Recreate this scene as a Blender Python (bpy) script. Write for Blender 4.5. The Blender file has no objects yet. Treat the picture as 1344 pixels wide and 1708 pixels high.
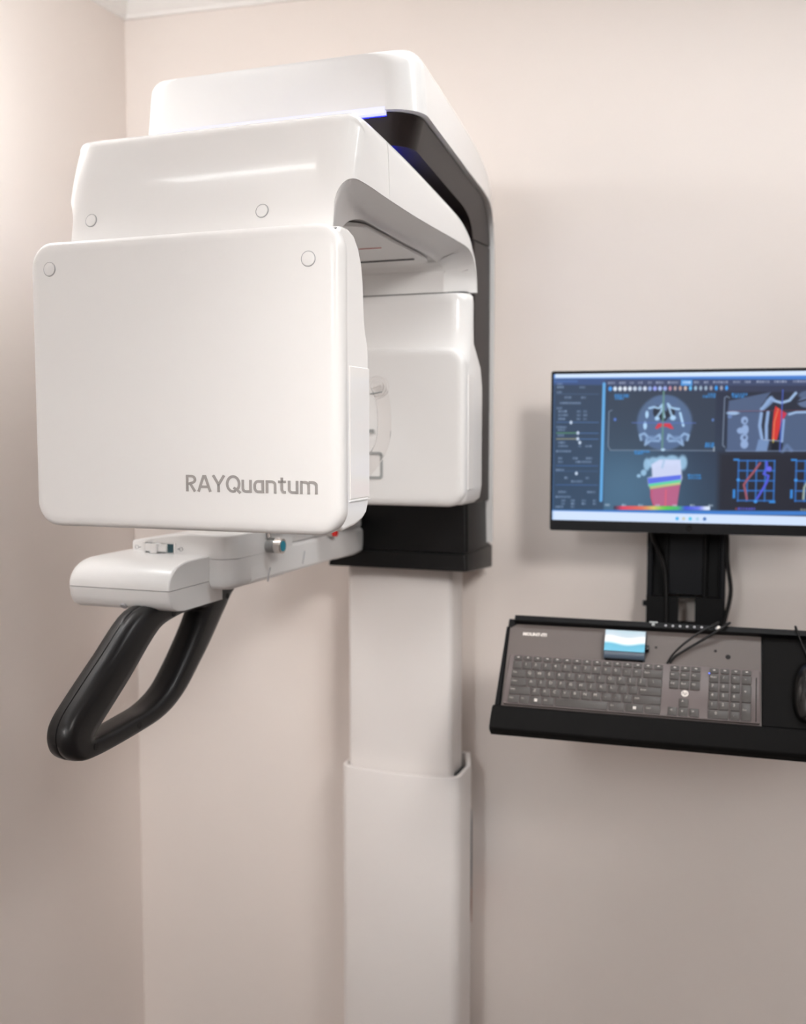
import bpy, bmesh, math, random
import numpy as np
from mathutils import Vector, Matrix

S = bpy.context.scene
COL = S.collection
rad = math.radians

# ------------------------------------------------------------------ camera
cam_d = bpy.data.cameras.new('camera')
cam = bpy.data.objects.new('camera', cam_d)
COL.objects.link(cam)
cam_d.sensor_fit = 'VERTICAL'
cam_d.sensor_height = 36.0
cam_d.lens = 36.0 * 1750 / 1708
cam_d.clip_start = 0.02
cam.location = (0, 0, 1.5)
cam.rotation_euler = (rad(90) - math.atan((854 - 715) / 1750), 0, rad(15.4))
cam_d.dof.use_dof = True
cam_d.dof.focus_distance = 1.40
cam_d.dof.aperture_fstop = 3.6
S.camera = cam

# ------------------------------------------------------------------ world, exposure
w = bpy.data.worlds.new('world'); S.world = w
w.use_nodes = True
w.node_tree.nodes['Background'].inputs[0].default_value = (0.9, 0.88, 0.85, 1)
w.node_tree.nodes['Background'].inputs[1].default_value = 0.05
S.view_settings.view_transform = 'Standard'
S.view_settings.look = 'None'
S.view_settings.gamma = 1.0
S.view_settings.use_curve_mapping = False
S.view_settings.exposure = 0.33
S.cycles.use_denoising = True
S.cycles.max_bounces = 12
S.cycles.diffuse_bounces = 6
S.cycles.caustics_reflective = False
S.cycles.caustics_refractive = False

# ceiling lamps: (x, y, size_x, size_y, emission strength)
CEIL = 2.60
FLOOR = -0.24      # heights are counted from a line 0.24 m above the floor
LAMPS = [(-1.28, 0.62, 0.50, 0.08, 12.0), (0.30, 1.68, 1.4, 0.22, 10.0)]
# unseen opal globes added as fill light: (x, y, z, radius, emission strength)
FILL_GLOBES = [(-0.85, -1.5, 2.30, 0.20, 18.0), (1.15, -1.2, 2.30, 0.20, 6.0), (-0.85, -2.8, 2.30, 0.20, 40.0), (1.15, -2.8, 2.30, 0.20, 7.0),
          (-1.25, 1.56, 2.16, 0.05, 64.0)]
# unseen spotlights added as fill light: place, aim, power, cone
FILL_SPOTS = [((0.85, -0.5, 2.42), (-0.50, 2.2, 1.30), 112.0, 35.0), ((0.75, 0.35, 2.42), (-1.15, 2.1, 0.45), 52.0, 46.0)]
LAMP_COL = (0.96, 0.985, 0.995)


# ------------------------------------------------------------------ materials
def lin(c):
    return tuple(((v / 255) / 12.92) if v / 255 <= 0.04045 else (((v / 255) + 0.055) / 1.055) ** 2.4 for v in c) + (1.0,)


def mat(name, rgb, rough=0.5, metal=0.0, coat=0.0, emit=None, estr=0.0, noise=None, bump=None, trans=0.0, ior=1.45, spec=0.5):
    m = bpy.data.materials.new(name); m.use_nodes = True
    nt = m.node_tree; b = nt.nodes['Principled BSDF']
    c = lin(rgb)
    b.inputs['Base Color'].default_value = c
    b.inputs['Roughness'].default_value = rough
    b.inputs['Metallic'].default_value = metal
    b.inputs['Coat Weight'].default_value = coat
    b.inputs['Coat Roughness'].default_value = 0.06
    b.inputs['Transmission Weight'].default_value = trans
    b.inputs['IOR'].default_value = ior
    b.inputs['Specular IOR Level'].default_value = spec
    if emit:
        b.inputs['Emission Color'].default_value = lin(emit)
        b.inputs['Emission Strength'].default_value = estr
    if noise or bump:
        tc = nt.nodes.new('ShaderNodeTexCoord')
        n = nt.nodes.new('ShaderNodeTexNoise')
        n.inputs['Scale'].default_value = (noise or bump)[0]
        n.inputs['Detail'].default_value = 6
        nt.links.new(tc.outputs['Object'], n.inputs['Vector'])
        if noise:
            mx = nt.nodes.new('ShaderNodeMix'); mx.data_type = 'RGBA'
            mx.inputs['A'].default_value = tuple(v * (1 - noise[1]) for v in c[:3]) + (1,)
            mx.inputs['B'].default_value = tuple(min(1, v * (1 + noise[1])) for v in c[:3]) + (1,)
            nt.links.new(n.outputs['Fac'], mx.inputs['Factor'])
            nt.links.new(mx.outputs['Result'], b.inputs['Base Color'])
        if bump:
            bp = nt.nodes.new('ShaderNodeBump'); bp.inputs['Strength'].default_value = bump[1]
            bp.inputs['Distance'].default_value = 0.002
            nt.links.new(n.outputs['Fac'], bp.inputs['Height'])
            nt.links.new(bp.outputs['Normal'], b.inputs['Normal'])
    return m


M = {}
M['wall'] = mat('wall_paint', (239, 230, 224), 0.75, noise=(3.0, 0.012), bump=(90, 0.05))
M['wall2'] = mat('taupe_wall_paint', (132, 122, 117), 0.75, noise=(3.0, 0.012))
M['ceiling'] = mat('ceiling_paint', (240, 236, 232), 0.8, noise=(2.0, 0.01))
M['trim'] = mat('trim_paint', (243, 240, 237), 0.5, noise=(4.0, 0.01))
M['floor'] = mat('floor_vinyl', (92, 78, 72), 0.45, noise=(6.0, 0.12))
M['white'] = mat('white_gloss_shell', (238, 237, 236), 0.22, coat=0.25, noise=(2.0, 0.006))
M['white_satin'] = mat('white_satin_shell', (236, 235, 234), 0.33, coat=0.1, noise=(2.0, 0.006))
M['column'] = mat('white_column_paint', (234, 229, 226), 0.42, noise=(3.0, 0.01))
M['black'] = mat('black_satin_plastic', (9, 9, 10), 0.38, spec=0.35, noise=(20, 0.1))
M['lining'] = mat('dark_brown_lining', (38, 31, 30), 0.42, spec=0.35, noise=(20, 0.06))
M['grip'] = mat('black_grip_plastic', (22, 21, 22), 0.36, noise=(30, 0.1), bump=(600, 0.06))
M['bolt'] = mat('black_bolt', (5, 5, 5), 0.5, noise=(20, 0.1))
M['seam'] = mat('dark_seam_gasket', (30, 30, 34), 0.6, noise=(20, 0.1))
M['chrome'] = mat('polished_chrome', (225, 220, 215), 0.12, metal=1.0, noise=(30, 0.03))
M['letter'] = mat('brushed_silver_lettering', (164, 160, 158), 0.45, metal=0.15, noise=(300, 0.08))
M['greyplastic'] = mat('grey_plastic', (160, 163, 163), 0.4, noise=(30, 0.03))
M['teal'] = mat('teal_button_cap', (28, 140, 165), 0.35, noise=(30, 0.05))
M['red'] = mat('red_button_cap', (225, 45, 40), 0.35, noise=(30, 0.05))
M['laser'] = mat('red_slot_mark', (205, 120, 120), 0.5, noise=(30, 0.05))
M['tealdark'] = mat('dark_teal_slot', (52, 86, 96), 0.5, noise=(30, 0.1))
M['print'] = mat('grey_printed_mark', (168, 168, 172), 0.5, noise=(30, 0.05))
M['frost'] = mat('glossy_clear_cover', (240, 238, 236), 0.13, coat=0.1, noise=(8, 0.01))
M['clear'] = mat('clear_acrylic', (250, 248, 247), 0.05, trans=1.0, ior=1.14, noise=(8, 0.005))
M['led'] = mat('white_led_diffuser', (120, 120, 150), 0.3, emit=(222, 222, 255), estr=0.80, noise=(8, 0.01))
M['blueglow'] = mat('added_blue_glow', (40, 40, 220), 0.3, emit=(20, 30, 255), estr=7.0, noise=(8, 0.01))
M['ring'] = mat('blue_ring_light', (10, 10, 160), 0.3, emit=(0, 4, 255), estr=9.0, noise=(8, 0.01))
M['lamp'] = mat('lamp_diffuser', (255, 255, 255), 0.5, noise=(8, 0.01))
M['mount'] = mat('black_steel_mount', (12, 14, 20), 0.45, spec=0.3, noise=(30, 0.1), bump=(400, 0.05))
M['mount2'] = mat('black_steel_channel', (9, 9, 11), 0.5, spec=0.25, noise=(30, 0.1))
M['bezel'] = mat('black_monitor_plastic', (12, 13, 17), 0.42, spec=0.3, noise=(30, 0.05))
M['logo'] = mat('dark_glossy_logo', (10, 10, 12), 0.15, noise=(30, 0.05))
M['tray'] = mat('dark_grey_tray_steel', (102, 94, 91), 0.45, noise=(25, 0.03))
M['pad'] = mat('black_foam_pad', (13, 12, 12), 0.75, spec=0.2, noise=(50, 0.1), bump=(500, 0.1))
M['kbody'] = mat('grey_keyboard_body', (108, 98, 97), 0.4, noise=(25, 0.03))
M['key'] = mat('dark_grey_keycap', (78, 74, 72), 0.42, noise=(40, 0.04))
M['legend'] = mat('pale_key_legend', (196, 188, 182), 0.5, noise=(40, 0.03))
M['whiteprint'] = mat('white_print', (235, 228, 222), 0.5, noise=(40, 0.02))
M['mouse'] = mat('black_glossy_mouse', (16, 15, 15), 0.25, coat=0.3, noise=(40, 0.05))
M['cable'] = mat('black_cable_rubber', (14, 13, 14), 0.5, noise=(60, 0.1))
M['sticker'] = mat('rating_sticker', (90, 96, 110), 0.5, noise=(40, 0.15))
M['orange'] = mat('orange_sticker_print', (176, 112, 84), 0.5, noise=(40, 0.05))
M['hole'] = mat('dark_hole', (28, 25, 25), 0.7, noise=(40, 0.1))


# ------------------------------------------------------------------ mesh helpers
def link(name, me, material, parent=None, bevel=None, segs=3, smooth=38, kind=None):
    ms = material if isinstance(material, (list, tuple)) else [material]
    for m in ms:
        me.materials.append(m)
    o = bpy.data.objects.new(name, me)
    COL.objects.link(o)
    if parent is not None:
        o.parent = parent
    for p in me.polygons:
        p.use_smooth = True
    if bevel:
        b = o.modifiers.new('edges', 'BEVEL')
        b.width = bevel; b.segments = segs; b.limit_method = 'ANGLE'; b.angle_limit = rad(32)
        b.harden_normals = True
        b.use_clamp_overlap = True
    else:
        me.set_sharp_from_angle(angle=rad(smooth))
    if kind:
        o['kind'] = kind
    return o


def to_mesh(bm, raw=False):
    if not raw:
        bmesh.ops.remove_doubles(bm, verts=bm.verts, dist=1e-6)
        bmesh.ops.recalc_face_normals(bm, faces=bm.faces)
    me = bpy.data.meshes.new('mesh')
    bm.to_mesh(me); bm.free()
    return me


def add_loft(bm, rings, cap=True, closed=False, mi=0):
    vs = [[bm.verts.new(p) for p in r] for r in rings]
    n = len(vs[0])
    pairs = list(zip(vs[:-1], vs[1:])) + ([(vs[-1], vs[0])] if closed else [])
    for a, b in pairs:
        for i in range(n):
            j = (i + 1) % n
            f = bm.faces.new((a[i], a[j], b[j], b[i])); f.material_index = mi
    if cap and not closed:
        f = bm.faces.new(vs[0]); f.material_index = mi
        f = bm.faces.new(list(reversed(vs[-1]))); f.material_index = mi
    return vs


def loft(rings, **k):
    bm = bmesh.new(); add_loft(bm, rings, **k)
    return to_mesh(bm)


def add_box(bm, x0, x1, y0, y1, z0, z1, mi=0):
    add_loft(bm, [[(x0, y0, z0), (x1, y0, z0), (x1, y1, z0), (x0, y1, z0)],
                  [(x0, y0, z1), (x1, y0, z1), (x1, y1, z1), (x0, y1, z1)]], mi=mi)


def box(x0, x1, y0, y1, z0, z1):
    bm = bmesh.new(); add_box(bm, x0, x1, y0, y1, z0, z1)
    return to_mesh(bm)


def rr(x0, x1, y0, y1, r, n=8):
    """rounded rectangle, counter-clockwise points"""
    r = min(r, (x1 - x0) / 2 - 1e-5, (y1 - y0) / 2 - 1e-5)
    out = []
    for cx, cy, a0 in ((x1 - r, y0 + r, -90), (x1 - r, y1 - r, 0), (x0 + r, y1 - r, 90), (x0 + r, y0 + r, 180)):
        for i in range(n + 1):
            a = rad(a0 + 90 * i / n)
            out.append((cx + r * math.cos(a), cy + r * math.sin(a)))
    return out


def add_cyl(bm, p0, p1, r0, r1=None, n=28, mi=0):
    p0, p1 = Vector(p0), Vector(p1)
    r1 = r0 if r1 is None else r1
    d = (p1 - p0).normalized()
    a = Vector((0, 0, 1)) if abs(d.z) < 0.9 else Vector((1, 0, 0))
    u = d.cross(a).normalized(); v = d.cross(u)
    def ring(p, r):
        return [p + u * (r * math.cos(2 * math.pi * i / n)) + v * (r * math.sin(2 * math.pi * i / n)) for i in range(n)]
    add_loft(bm, [ring(p0, r0), ring(p1, r1)], mi=mi)


def cyl(p0, p1, r0, r1=None, n=28):
    bm = bmesh.new(); add_cyl(bm, p0, p1, r0, r1, n)
    return to_mesh(bm)


def catmull(pts, sub, closed=False):
    P = [Vector(p) for p in pts]
    out = []
    n = len(P)
    for i in range(n if closed else n - 1):
        if closed:
            p0, p1, p2, p3 = P[(i - 1) % n], P[i], P[(i + 1) % n], P[(i + 2) % n]
        else:
            p1, p2 = P[i], P[i + 1]
            p0 = P[i - 1] if i > 0 else p1 * 2 - p2
            p3 = P[i + 2] if i + 2 < n else p2 * 2 - p1
        for k in range(sub):
            t = k / sub
            # centripetal-like damping: scale tangents to the segment
            l = (p2 - p1).length
            m1 = (p2 - p0); m1 = m1.normalized() * min(l, m1.length / 2) if m1.length > 1e-9 else m1
            m2 = (p3 - p1); m2 = m2.normalized() * min(l, m2.length / 2) if m2.length > 1e-9 else m2
            h = ((2 * t**3 - 3 * t**2 + 1) * p1 + (t**3 - 2 * t**2 + t) * m1 + (-2 * t**3 + 3 * t**2) * p2 + (t**3 - t**2) * m2)
            out.append(h)
    if not closed:
        out.append(P[-1])
    return out


def tube(pts, r, n=10, sub=6):
    path = catmull(pts, sub)
    bm = bmesh.new()
    rings = []
    up = Vector((0.31, 0.22, 0.92)).normalized()
    for i, p in enumerate(path):
        d = (path[min(i + 1, len(path) - 1)] - path[max(i - 1, 0)]).normalized()
        u = d.cross(up).normalized(); v = u.cross(d)
        rings.append([p + u * (r * math.cos(2 * math.pi * k / n)) + v * (r * math.sin(2 * math.pi * k / n)) for k in range(n)])
    add_loft(bm, rings)
    return to_mesh(bm)


def text_bm(bm, txt, size, place, depth=0.0004, mi=0, align='CENTER', bold=0.0):
    """outline text; place(x, y, d) maps flat text coordinates to the surface"""
    cu = bpy.data.curves.new('t', 'FONT')
    cu.body = txt; cu.size = size; cu.align_x = align; cu.align_y = 'CENTER'; cu.extrude = depth / 2
    cu.offset = bold
    cu.resolution_u = 2
    ob = bpy.data.objects.new('t', cu); COL.objects.link(ob)
    dg = bpy.context.evaluated_depsgraph_get()
    me = ob.evaluated_get(dg).to_mesh()
    vs = [bm.verts.new(place(v.co.x, v.co.y, v.co.z + depth / 2)) for v in me.vertices]
    for p in me.polygons:
        try:
            f = bm.faces.new([vs[i] for i in p.vertices]); f.material_index = mi
        except ValueError:
            pass
    bpy.data.objects.remove(ob); bpy.data.curves.remove(cu)


def empty(name, loc=(0, 0, 0), rot=(0, 0, 0), parent=None):
    o = bpy.data.objects.new(name, None); COL.objects.link(o)
    o.empty_display_size = 0.1
    o.location = loc; o.rotation_euler = rot
    if parent is not None:
        o.parent = parent
    return o


def tag(o, label, cat, group=None):
    o['label'] = label; o['category'] = cat
    if group:
        o['group'] = group
    return o


# ------------------------------------------------------------------ room
YB = 2.42           # back wall plane
CX0 = -1.385        # corner of back wall and left wall
LANG = rad(6.0)     # the left wall is not quite square to the back wall
XR, YF = 2.1, -3.6


def struct(name, me, m, **k):
    o = link(name, me, m, kind='structure', **k)
    return o


LDIR = Vector((math.sin(-LANG), -math.cos(LANG), 0))        # along the left wall towards the camera side
LN = Vector((math.cos(LANG), -math.sin(LANG), 0))           # its inward normal
Lc = Vector((CX0, YB, 0))
Lend = Lc + LDIR * ((YB - YF) / math.cos(LANG))
struct('floor', box(-2.6, XR + 0.2, YF - 0.2, YB + 0.2, FLOOR - 0.1, FLOOR), M['floor'])
struct('ceiling', box(-2.6, XR + 0.2, YF - 0.2, YB + 0.2, CEIL, CEIL + 0.1), M['ceiling'])
struct('wall_back', box(-1.8, XR + 0.2, YB, YB + 0.12, FLOOR, CEIL), M['wall'])
ln = [Lc + Vector((0, 0, 0)), Lend, Lend - LN * 0.12, Lc - LN * 0.12]
struct('wall_left', loft([[(p.x, p.y, FLOOR) for p in ln], [(p.x, p.y, CEIL) for p in ln]]), M['wall'])
struct('wall_right', box(XR, XR + 0.12, YF, YB, FLOOR, CEIL), M['wall2'])
struct('wall_front', box(-2.5, XR + 0.12, YF - 0.12, YF, FLOOR, CEIL), M['wall2'])
# crown moulding: profile (distance from wall, height)
prof = [(0, 2.512), (0.010, 2.512), (0.012, 2.522), (0.020, 2.528), (0.026, 2.545), (0.040, 2.562), (0.058, 2.572), (0.062, 2.582), (0.080, 2.586), (0.082, CEIL), (0, CEIL)]
mit = (LN + Vector((0, -1, 0)))
mit = mit / (mit.dot(LN))
back = [[(Lc.x + mit.x * d, Lc.y + mit.y * d, z) for d, z in prof], [(XR, YB - d, z) for d, z in prof]]
struct('trim_1', loft(back), M['trim'])
left = [[(Lc.x + mit.x * d, Lc.y + mit.y * d, z) for d, z in prof], [(Lend.x + LN.x * d, Lend.y + LN.y * d, z) for d, z in prof]]
struct('trim_2', loft(left), M['trim'])
bp = [(0, FLOOR), (0.015, FLOOR), (0.015, FLOOR + 0.09), (0.008, FLOOR + 0.10), (0, FLOOR + 0.10)]
struct('baseboard_back', loft([[(Lc.x + mit.x * d, Lc.y + mit.y * d, z) for d, z in bp], [(XR, YB - d, z) for d, z in bp]]), M['trim'])
struct('baseboard_left', loft([[(Lc.x + mit.x * d, Lc.y + mit.y * d, z) for d, z in bp], [(Lend.x + LN.x * d, Lend.y + LN.y * d, z) for d, z in bp]]), M['trim'])

# ceiling lamps, out of the picture but part of the room
for i, (lx, ly, sx, sy, st) in enumerate(LAMPS):
    L = empty('ceiling_light', (lx, ly, CEIL))
    where = ['slim, nearest the left wall', 'long, in front of the monitor wall'][i]
    tag(L, 'white ceiling light panel, ' + where, 'lamp', 'ceiling lights of the room')
    bm = bmesh.new()
    add_box(bm, -sx / 2 - .02, sx / 2 + .02, -sy / 2 - .02, -sy / 2, -.018, 0)
    add_box(bm, -sx / 2 - .02, sx / 2 + .02, sy / 2, sy / 2 + .02, -.018, 0)
    add_box(bm, -sx / 2 - .02, -sx / 2, -sy / 2, sy / 2, -.018, 0)
    add_box(bm, sx / 2, sx / 2 + .02, -sy / 2, sy / 2, -.018, 0)
    link('lamp_frame', to_mesh(bm), M['trim'], L)
    ml = mat('lamp_glow', (255, 255, 255), 0.5)
    b = ml.node_tree.nodes['Principled BSDF']
    b.inputs['Emission Color'].default_value = LAMP_COL + (1,)
    b.inputs['Emission Strength'].default_value = st
    link('lamp_diffuser', box(-sx / 2, sx / 2, -sy / 2, sy / 2, -.012, -.002), ml, L)
for i, (gx, gy, gz, gr, st) in enumerate(FILL_GLOBES):  # globes added out of view to brighten walls and scanner evenly
    L = empty('fill_pendant', (gx, gy, gz))
    tag(L, 'added white opal globe fill lamp, ' + ['left, nearer to the scanner', 'right, nearer to the monitor', 'left, at the far end of the room', 'right, at the far end of the room', 'small, in the corner left of the scanner'][i], 'lamp', 'added globe fill lamps')
    link('fill_cord', cyl((0, 0, gr - .01), (0, 0, CEIL - gz - .02), .004, n=10), M['trim'], L)
    link('ceiling_cup', cyl((0, 0, CEIL - gz - .03), (0, 0, CEIL - gz), .05), M['trim'], L)
    ml = mat('globe_glow', (255, 255, 255), 0.5)
    b = ml.node_tree.nodes['Principled BSDF']
    b.inputs['Emission Color'].default_value = LAMP_COL + (1,)
    b.inputs['Emission Strength'].default_value = st
    bm = bmesh.new(); bmesh.ops.create_uvsphere(bm, u_segments=32, v_segments=16, radius=gr)
    link('fill_globe', to_mesh(bm), ml, L)

for i, ((px_, py_, pz_), aim, pw, cone) in enumerate(FILL_SPOTS):  # spotlights added out of view to fill the scanner and lower left corner
    L = empty('fill_spotlight', (px_, py_, pz_))
    tag(L, 'added wide white fill spotlight under the ceiling, ' + ['aimed at the scanner', 'aimed low at the corner left of the scanner'][i], 'lamp')
    d = (Vector(aim) - Vector((px_, py_, pz_))).normalized()
    bm = bmesh.new()
    add_cyl(bm, -d * .16, -d * .02, .20, .23, 48)
    link('fill_housing', to_mesh(bm), M['trim'], L)
    link('fill_stem', cyl(-d * .10, (-d.x * .10, -d.y * .10, CEIL - pz_), .008, n=12), M['trim'], L)
    sd = bpy.data.lights.new('spot_beam', 'SPOT')
    sd.energy = pw; sd.spot_size = rad(cone); sd.spot_blend = 1.0; sd.shadow_soft_size = .22
    sd.color = (1.0, 0.965, 0.935)
    so_ = bpy.data.objects.new('spot_beam', sd); COL.objects.link(so_); so_.parent = L
    so_.rotation_euler = d.to_track_quat('-Z', 'Y').to_euler()

# ------------------------------------------------------------------ dental scanner
OX, OY = -0.80, 2.20     # the machine's own frame: x to its right, y to its back, z up; offset to the column foot
c48, s48 = math.cos(rad(4.8)), math.sin(rad(4.8))
scanner = empty('dental_scanner', (OX * c48 + OY * s48, -OX * s48 + OY * c48, 0.0), (0, 0, -rad(4.8)))
tag(scanner, 'tall white dental X-ray scanner with C-shaped arm, boxy head and black hand grip', 'dental scanner')


def L3(x, y, z):
    return (x - OX, y - OY, z)


def part(name, me, m, parent=None, **k):
    return link(name, me, m, parent or scanner, **k)


# --- column: a wide sleeve with a rim, a narrower mast inside it
def col_ring(x0, x1, yf, ym, yr, ti, bow, r, z, n=6):
    """plan of the column: bowed front, straight sides, tapering rear"""
    pts = []
    cx = (x0 + x1) / 2; hw = (x1 - x0) / 2
    for i in range(n + 1):
        a = rad(180 + 90 * i / n)
        pts.append((x0 + r + r * math.cos(a), yf + r + r * math.sin(a)))
    for i in range(1, 12):
        t = -1 + 2 * i / 12
        x = cx + t * (hw - r)
        pts.append((x, yf))
    for i in range(n + 1):
        a = rad(270 + 90 * i / n)
        pts.append((x1 - r + r * math.cos(a), yf + r + r * math.sin(a)))
    pts += [(x1, ym), (x1 - ti, yr), (x0 + ti, yr), (x0, ym)]
    out = []
    for x, y in pts:
        b = bow * max(0, 1 - ((x - cx) / hw) ** 2) * max(0, min(1, (ym - y) / (ym - yf)))
        out.append(L3(x, y - b, z))
    return out


sl = dict(x0=-.944, x1=-.662, yf=2.152, ym=2.25, yr=2.345, ti=.03, bow=.018, r=.02)
si = dict(x0=-.936, x1=-.672, yf=2.163, ym=2.245, yr=2.335, ti=.03, bow=.017, r=.014)
bm = bmesh.new()
rings = [col_ring(z=FLOOR, **sl), col_ring(z=0.731, **sl)]
s2 = dict(sl); s2.update(x0=-.943, x1=-.663, yf=2.153)
rings.append(col_ring(z=0.734, **s2))
rings.append(col_ring(z=0.734, **si)); rings.append(col_ring(z=0.60, **si))
add_loft(bm, rings)
low = part('lower_column', to_mesh(bm), M['column'])
low['label'] = 'wide white lower column with open rim'
mst = dict(x0=-.934, x1=-.686, yf=2.172, ym=2.245, yr=2.325, ti=.022, bow=.008, r=.012)
up = part('upper_column', loft([col_ring(z=0.62, **mst), col_ring(z=1.22, **mst)]), M['column'])
up['label'] = 'narrower white column that slides in the lower one'
# felt strip in the gap of the rim, right side
bm = bmesh.new()
add_box(bm, *(v for v in (-.683 - OX, -.679 - OX, 2.19 - OY, 2.25 - OY, .69, .731)))
part('rim_seal', to_mesh(bm), M['seam'], low)
# rating sticker on the rear taper of the sleeve
a0, a1 = Vector(L3(-.6625, 2.258, 0)), Vector(L3(-.689, 2.340, 0))
nn = Vector((a1.y - a0.y, -(a1.x - a0.x), 0)).normalized() * 0.0012
bm = bmesh.new()
for z0, z1, mi in ((.36, .44, 1), (.44, .52, 0), (.52, .60, 0)):
    p = [a0 + nn * .2, a1 + nn * .2, a1 + nn, a0 + nn]
    add_loft(bm, [[(q.x, q.y, z0) for q in p], [(q.x, q.y, z1) for q in p]], mi=mi)
part('rating_sticker', to_mesh(bm), [M['sticker'], M['orange']], low)


# --- carriage base, black
def pring(pts, z):
    return [L3(x, y, z) for x, y in pts]


bm = bmesh.new()
fl = lambda e, y1: rr(-.790 - .157 - e, -.790 + .157 + e, 2.106 - e, y1, .006, 3)
add_loft(bm, [pring(fl(.003, 2.305), 1.199), pring(fl(0, 2.315), 1.236)])
for v in bm.verts:
    if v.co.z < 1.22:
        v.co.z -= max(0, (v.co.y + .06)) * .08
base = part('carriage_base', to_mesh(bm), M['black'], bevel=.002, segs=2)
base['label'] = 'black flanged base around the column'
hous = part('housing', loft([pring(rr(-.944, -.634, 2.116, 2.30, .008, 4), 1.237), pring(rr(-.940, -.637, 2.120, 2.30, .008, 4), 1.36)]), M['black'], base)


# --- bands swept along the machine's side outline
def band(O, I, hwO, hwI, rO, front=None, flip=False, nr=5):
    """closed band between outer curve O and inner curve I (points in Y,Z) with half widths along it;
    outer edges rounded by rO(i); front = (y0, R) rounds the plan corner at the first end"""
    rings = []
    for i, (o, s) in enumerate(zip(O, I)):
        o = Vector((o[0], o[1])); s = Vector((s[0], s[1]))
        ho, hi = hwO(i, o), hwI(i, s)
        d = s - o; L = d.length; d = d / L
        r = min(rO(i), L * .8)
        right = []
        right.append((hi, s))
        for k in range(nr + 1):
            a = rad(90 * k / nr)
            x = ho - r * (1 - math.cos(a)); t = r * (1 - math.sin(a))
            # interpolate the drafted side
            x += (hi - ho) * (t / L)
            right.append((x, o + d * t))
        ring = [L3(OX + x, p.x, p.y) for x, p in right] + [L3(OX - x, p.x, p.y) for x, p in reversed(right)]
        rings.append(ring)
    return rings


def keyed(keys, idx, sub):
    return [(p.x, p.y) for p in catmull([(k[idx][0], k[idx][1], 0) for k in keys], sub)]


def corner(hw, y, y0, R):
    if y >= y0 + R:
        return hw
    t = R - max(0, y - y0)
    return hw - R + math.sqrt(max(0, R * R - t * t))


# overhead frame: white outer shell
def fhw(y):
    return .253 - (max(1.55, y) - 1.55) * .108


FR = .062
ks = [((1.5495, 2.078), (1.548, 1.990))] + \
     [((1.5495 + FR * a + .01 * a, 2.078 + .012 * min(1, a * 2)), (1.548 + FR * a, 1.990)) for a in (.03, .1, .2, .35, .55, .8, 1.0)] + \
     [((1.75, 2.089), (1.75, 1.989)), ((2.0, 2.084), (2.0, 1.987)), ((2.16, 2.074), (2.15, 1.986)), ((2.25, 2.050), (2.222, 1.974)),
      ((2.31, 1.99), (2.257, 1.93)), ((2.335, 1.90), (2.266, 1.86)), ((2.338, 1.6), (2.268, 1.6)), ((2.338, 1.245), (2.268, 1.245))]
O, I = keyed(ks, 0, 4), keyed(ks, 1, 4)
hO = lambda i, p: corner(fhw(p.x) - .006, p.x, 1.5495, FR)
hI = lambda i, p: corner(fhw(p.x) + .004, p.x, 1.548, FR)
frame = part('overhead_frame', loft(band(O, I, hO, hI, lambda i: .022)), M['white'], smooth=50)
frame['label'] = 'white outer shell of the overhead frame'

# black lining under it, then down the spine
ks = [((1.557, 1.9895), (1.572, 1.944))] + \
     [((1.557 + FR * a, 1.9895), (1.572 + FR * a * .95, 1.944)) for a in (.03, .1, .2, .35, .55, .8, 1.0)] + \
     [((1.8, 1.988), (1.8, 1.941)), ((2.05, 1.986), (2.02, 1.938)), ((2.165, 1.984), (2.080, 1.931)), ((2.222, 1.965), (2.108, 1.920)), ((2.250, 1.93), (2.125, 1.906)), ((2.2585, 1.897), (2.134, 1.893))]
O, I = keyed(ks, 0, 4), keyed(ks, 1, 4)
hO = lambda i, p: corner(fhw(p.x) - .004, p.x, 1.557, FR)
hI = lambda i, p: corner(fhw(p.x) - .020, p.x, 1.572, FR)
lining = part('frame_lining', loft(band(O, I, hO, hI, lambda i: .003)), M['lining'], bevel=.006, segs=3)
lining['label'] = 'dark brown-black underside of the overhead frame'
ks = [((2.2587, 1.8955), (2.1342, 1.8915)), ((2.2605, 1.87), (2.138, 1.86)), ((2.262, 1.84), (2.142, 1.80)), ((2.266, 1.6), (2.145, 1.6)), ((2.267, 1.34), (2.146, 1.34))]
O, I = keyed(ks, 0, 5), keyed(ks, 1, 5)
spine = part('spine_lining', loft(band(O, I, lambda i, p: fhw(p.x) - .004, lambda i, p: fhw(p.x) - .018, lambda i: .004)), M['lining'], bevel=.008, segs=3)

# light strip along the front lower edge of the frame
bm = bmesh.new()
pts_o, pts_i = [], []
for k in range(0, 31):
    x = -.236 + .436 * k / 30
    y = 1.5465
    hw = .257
    if abs(x) > hw - FR:
        t = abs(x) - (hw - FR)
        y = 1.5465 + FR - math.sqrt(max(0, FR * FR - t * t))
    pts_o.append((x, y))
rings = []
for x, y in pts_o:
    rings.append([L3(OX + x, y, 1.9845), L3(OX + x, y + .0095, 1.9835), L3(OX + x, y + .0095, 1.9945), L3(OX + x, y, 1.9945)])
add_loft(bm, rings)
strip = part('light_strip', to_mesh(bm), M['led'], frame)
strip['label'] = 'glowing white light strip'
bm = bmesh.new()
rings = [[L3(OX + x, y + .0088, 1.9829), L3(OX + x, y + .0100, 1.9828), L3(OX + x, y + .0100, 1.9838), L3(OX + x, y + .0088, 1.9838)] for x, y in pts_o]
add_loft(bm, rings)
part('added_glow_strip', to_mesh(bm), M['blueglow'], frame)  # thin emitter added to cast a blue glow on the lining

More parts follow.
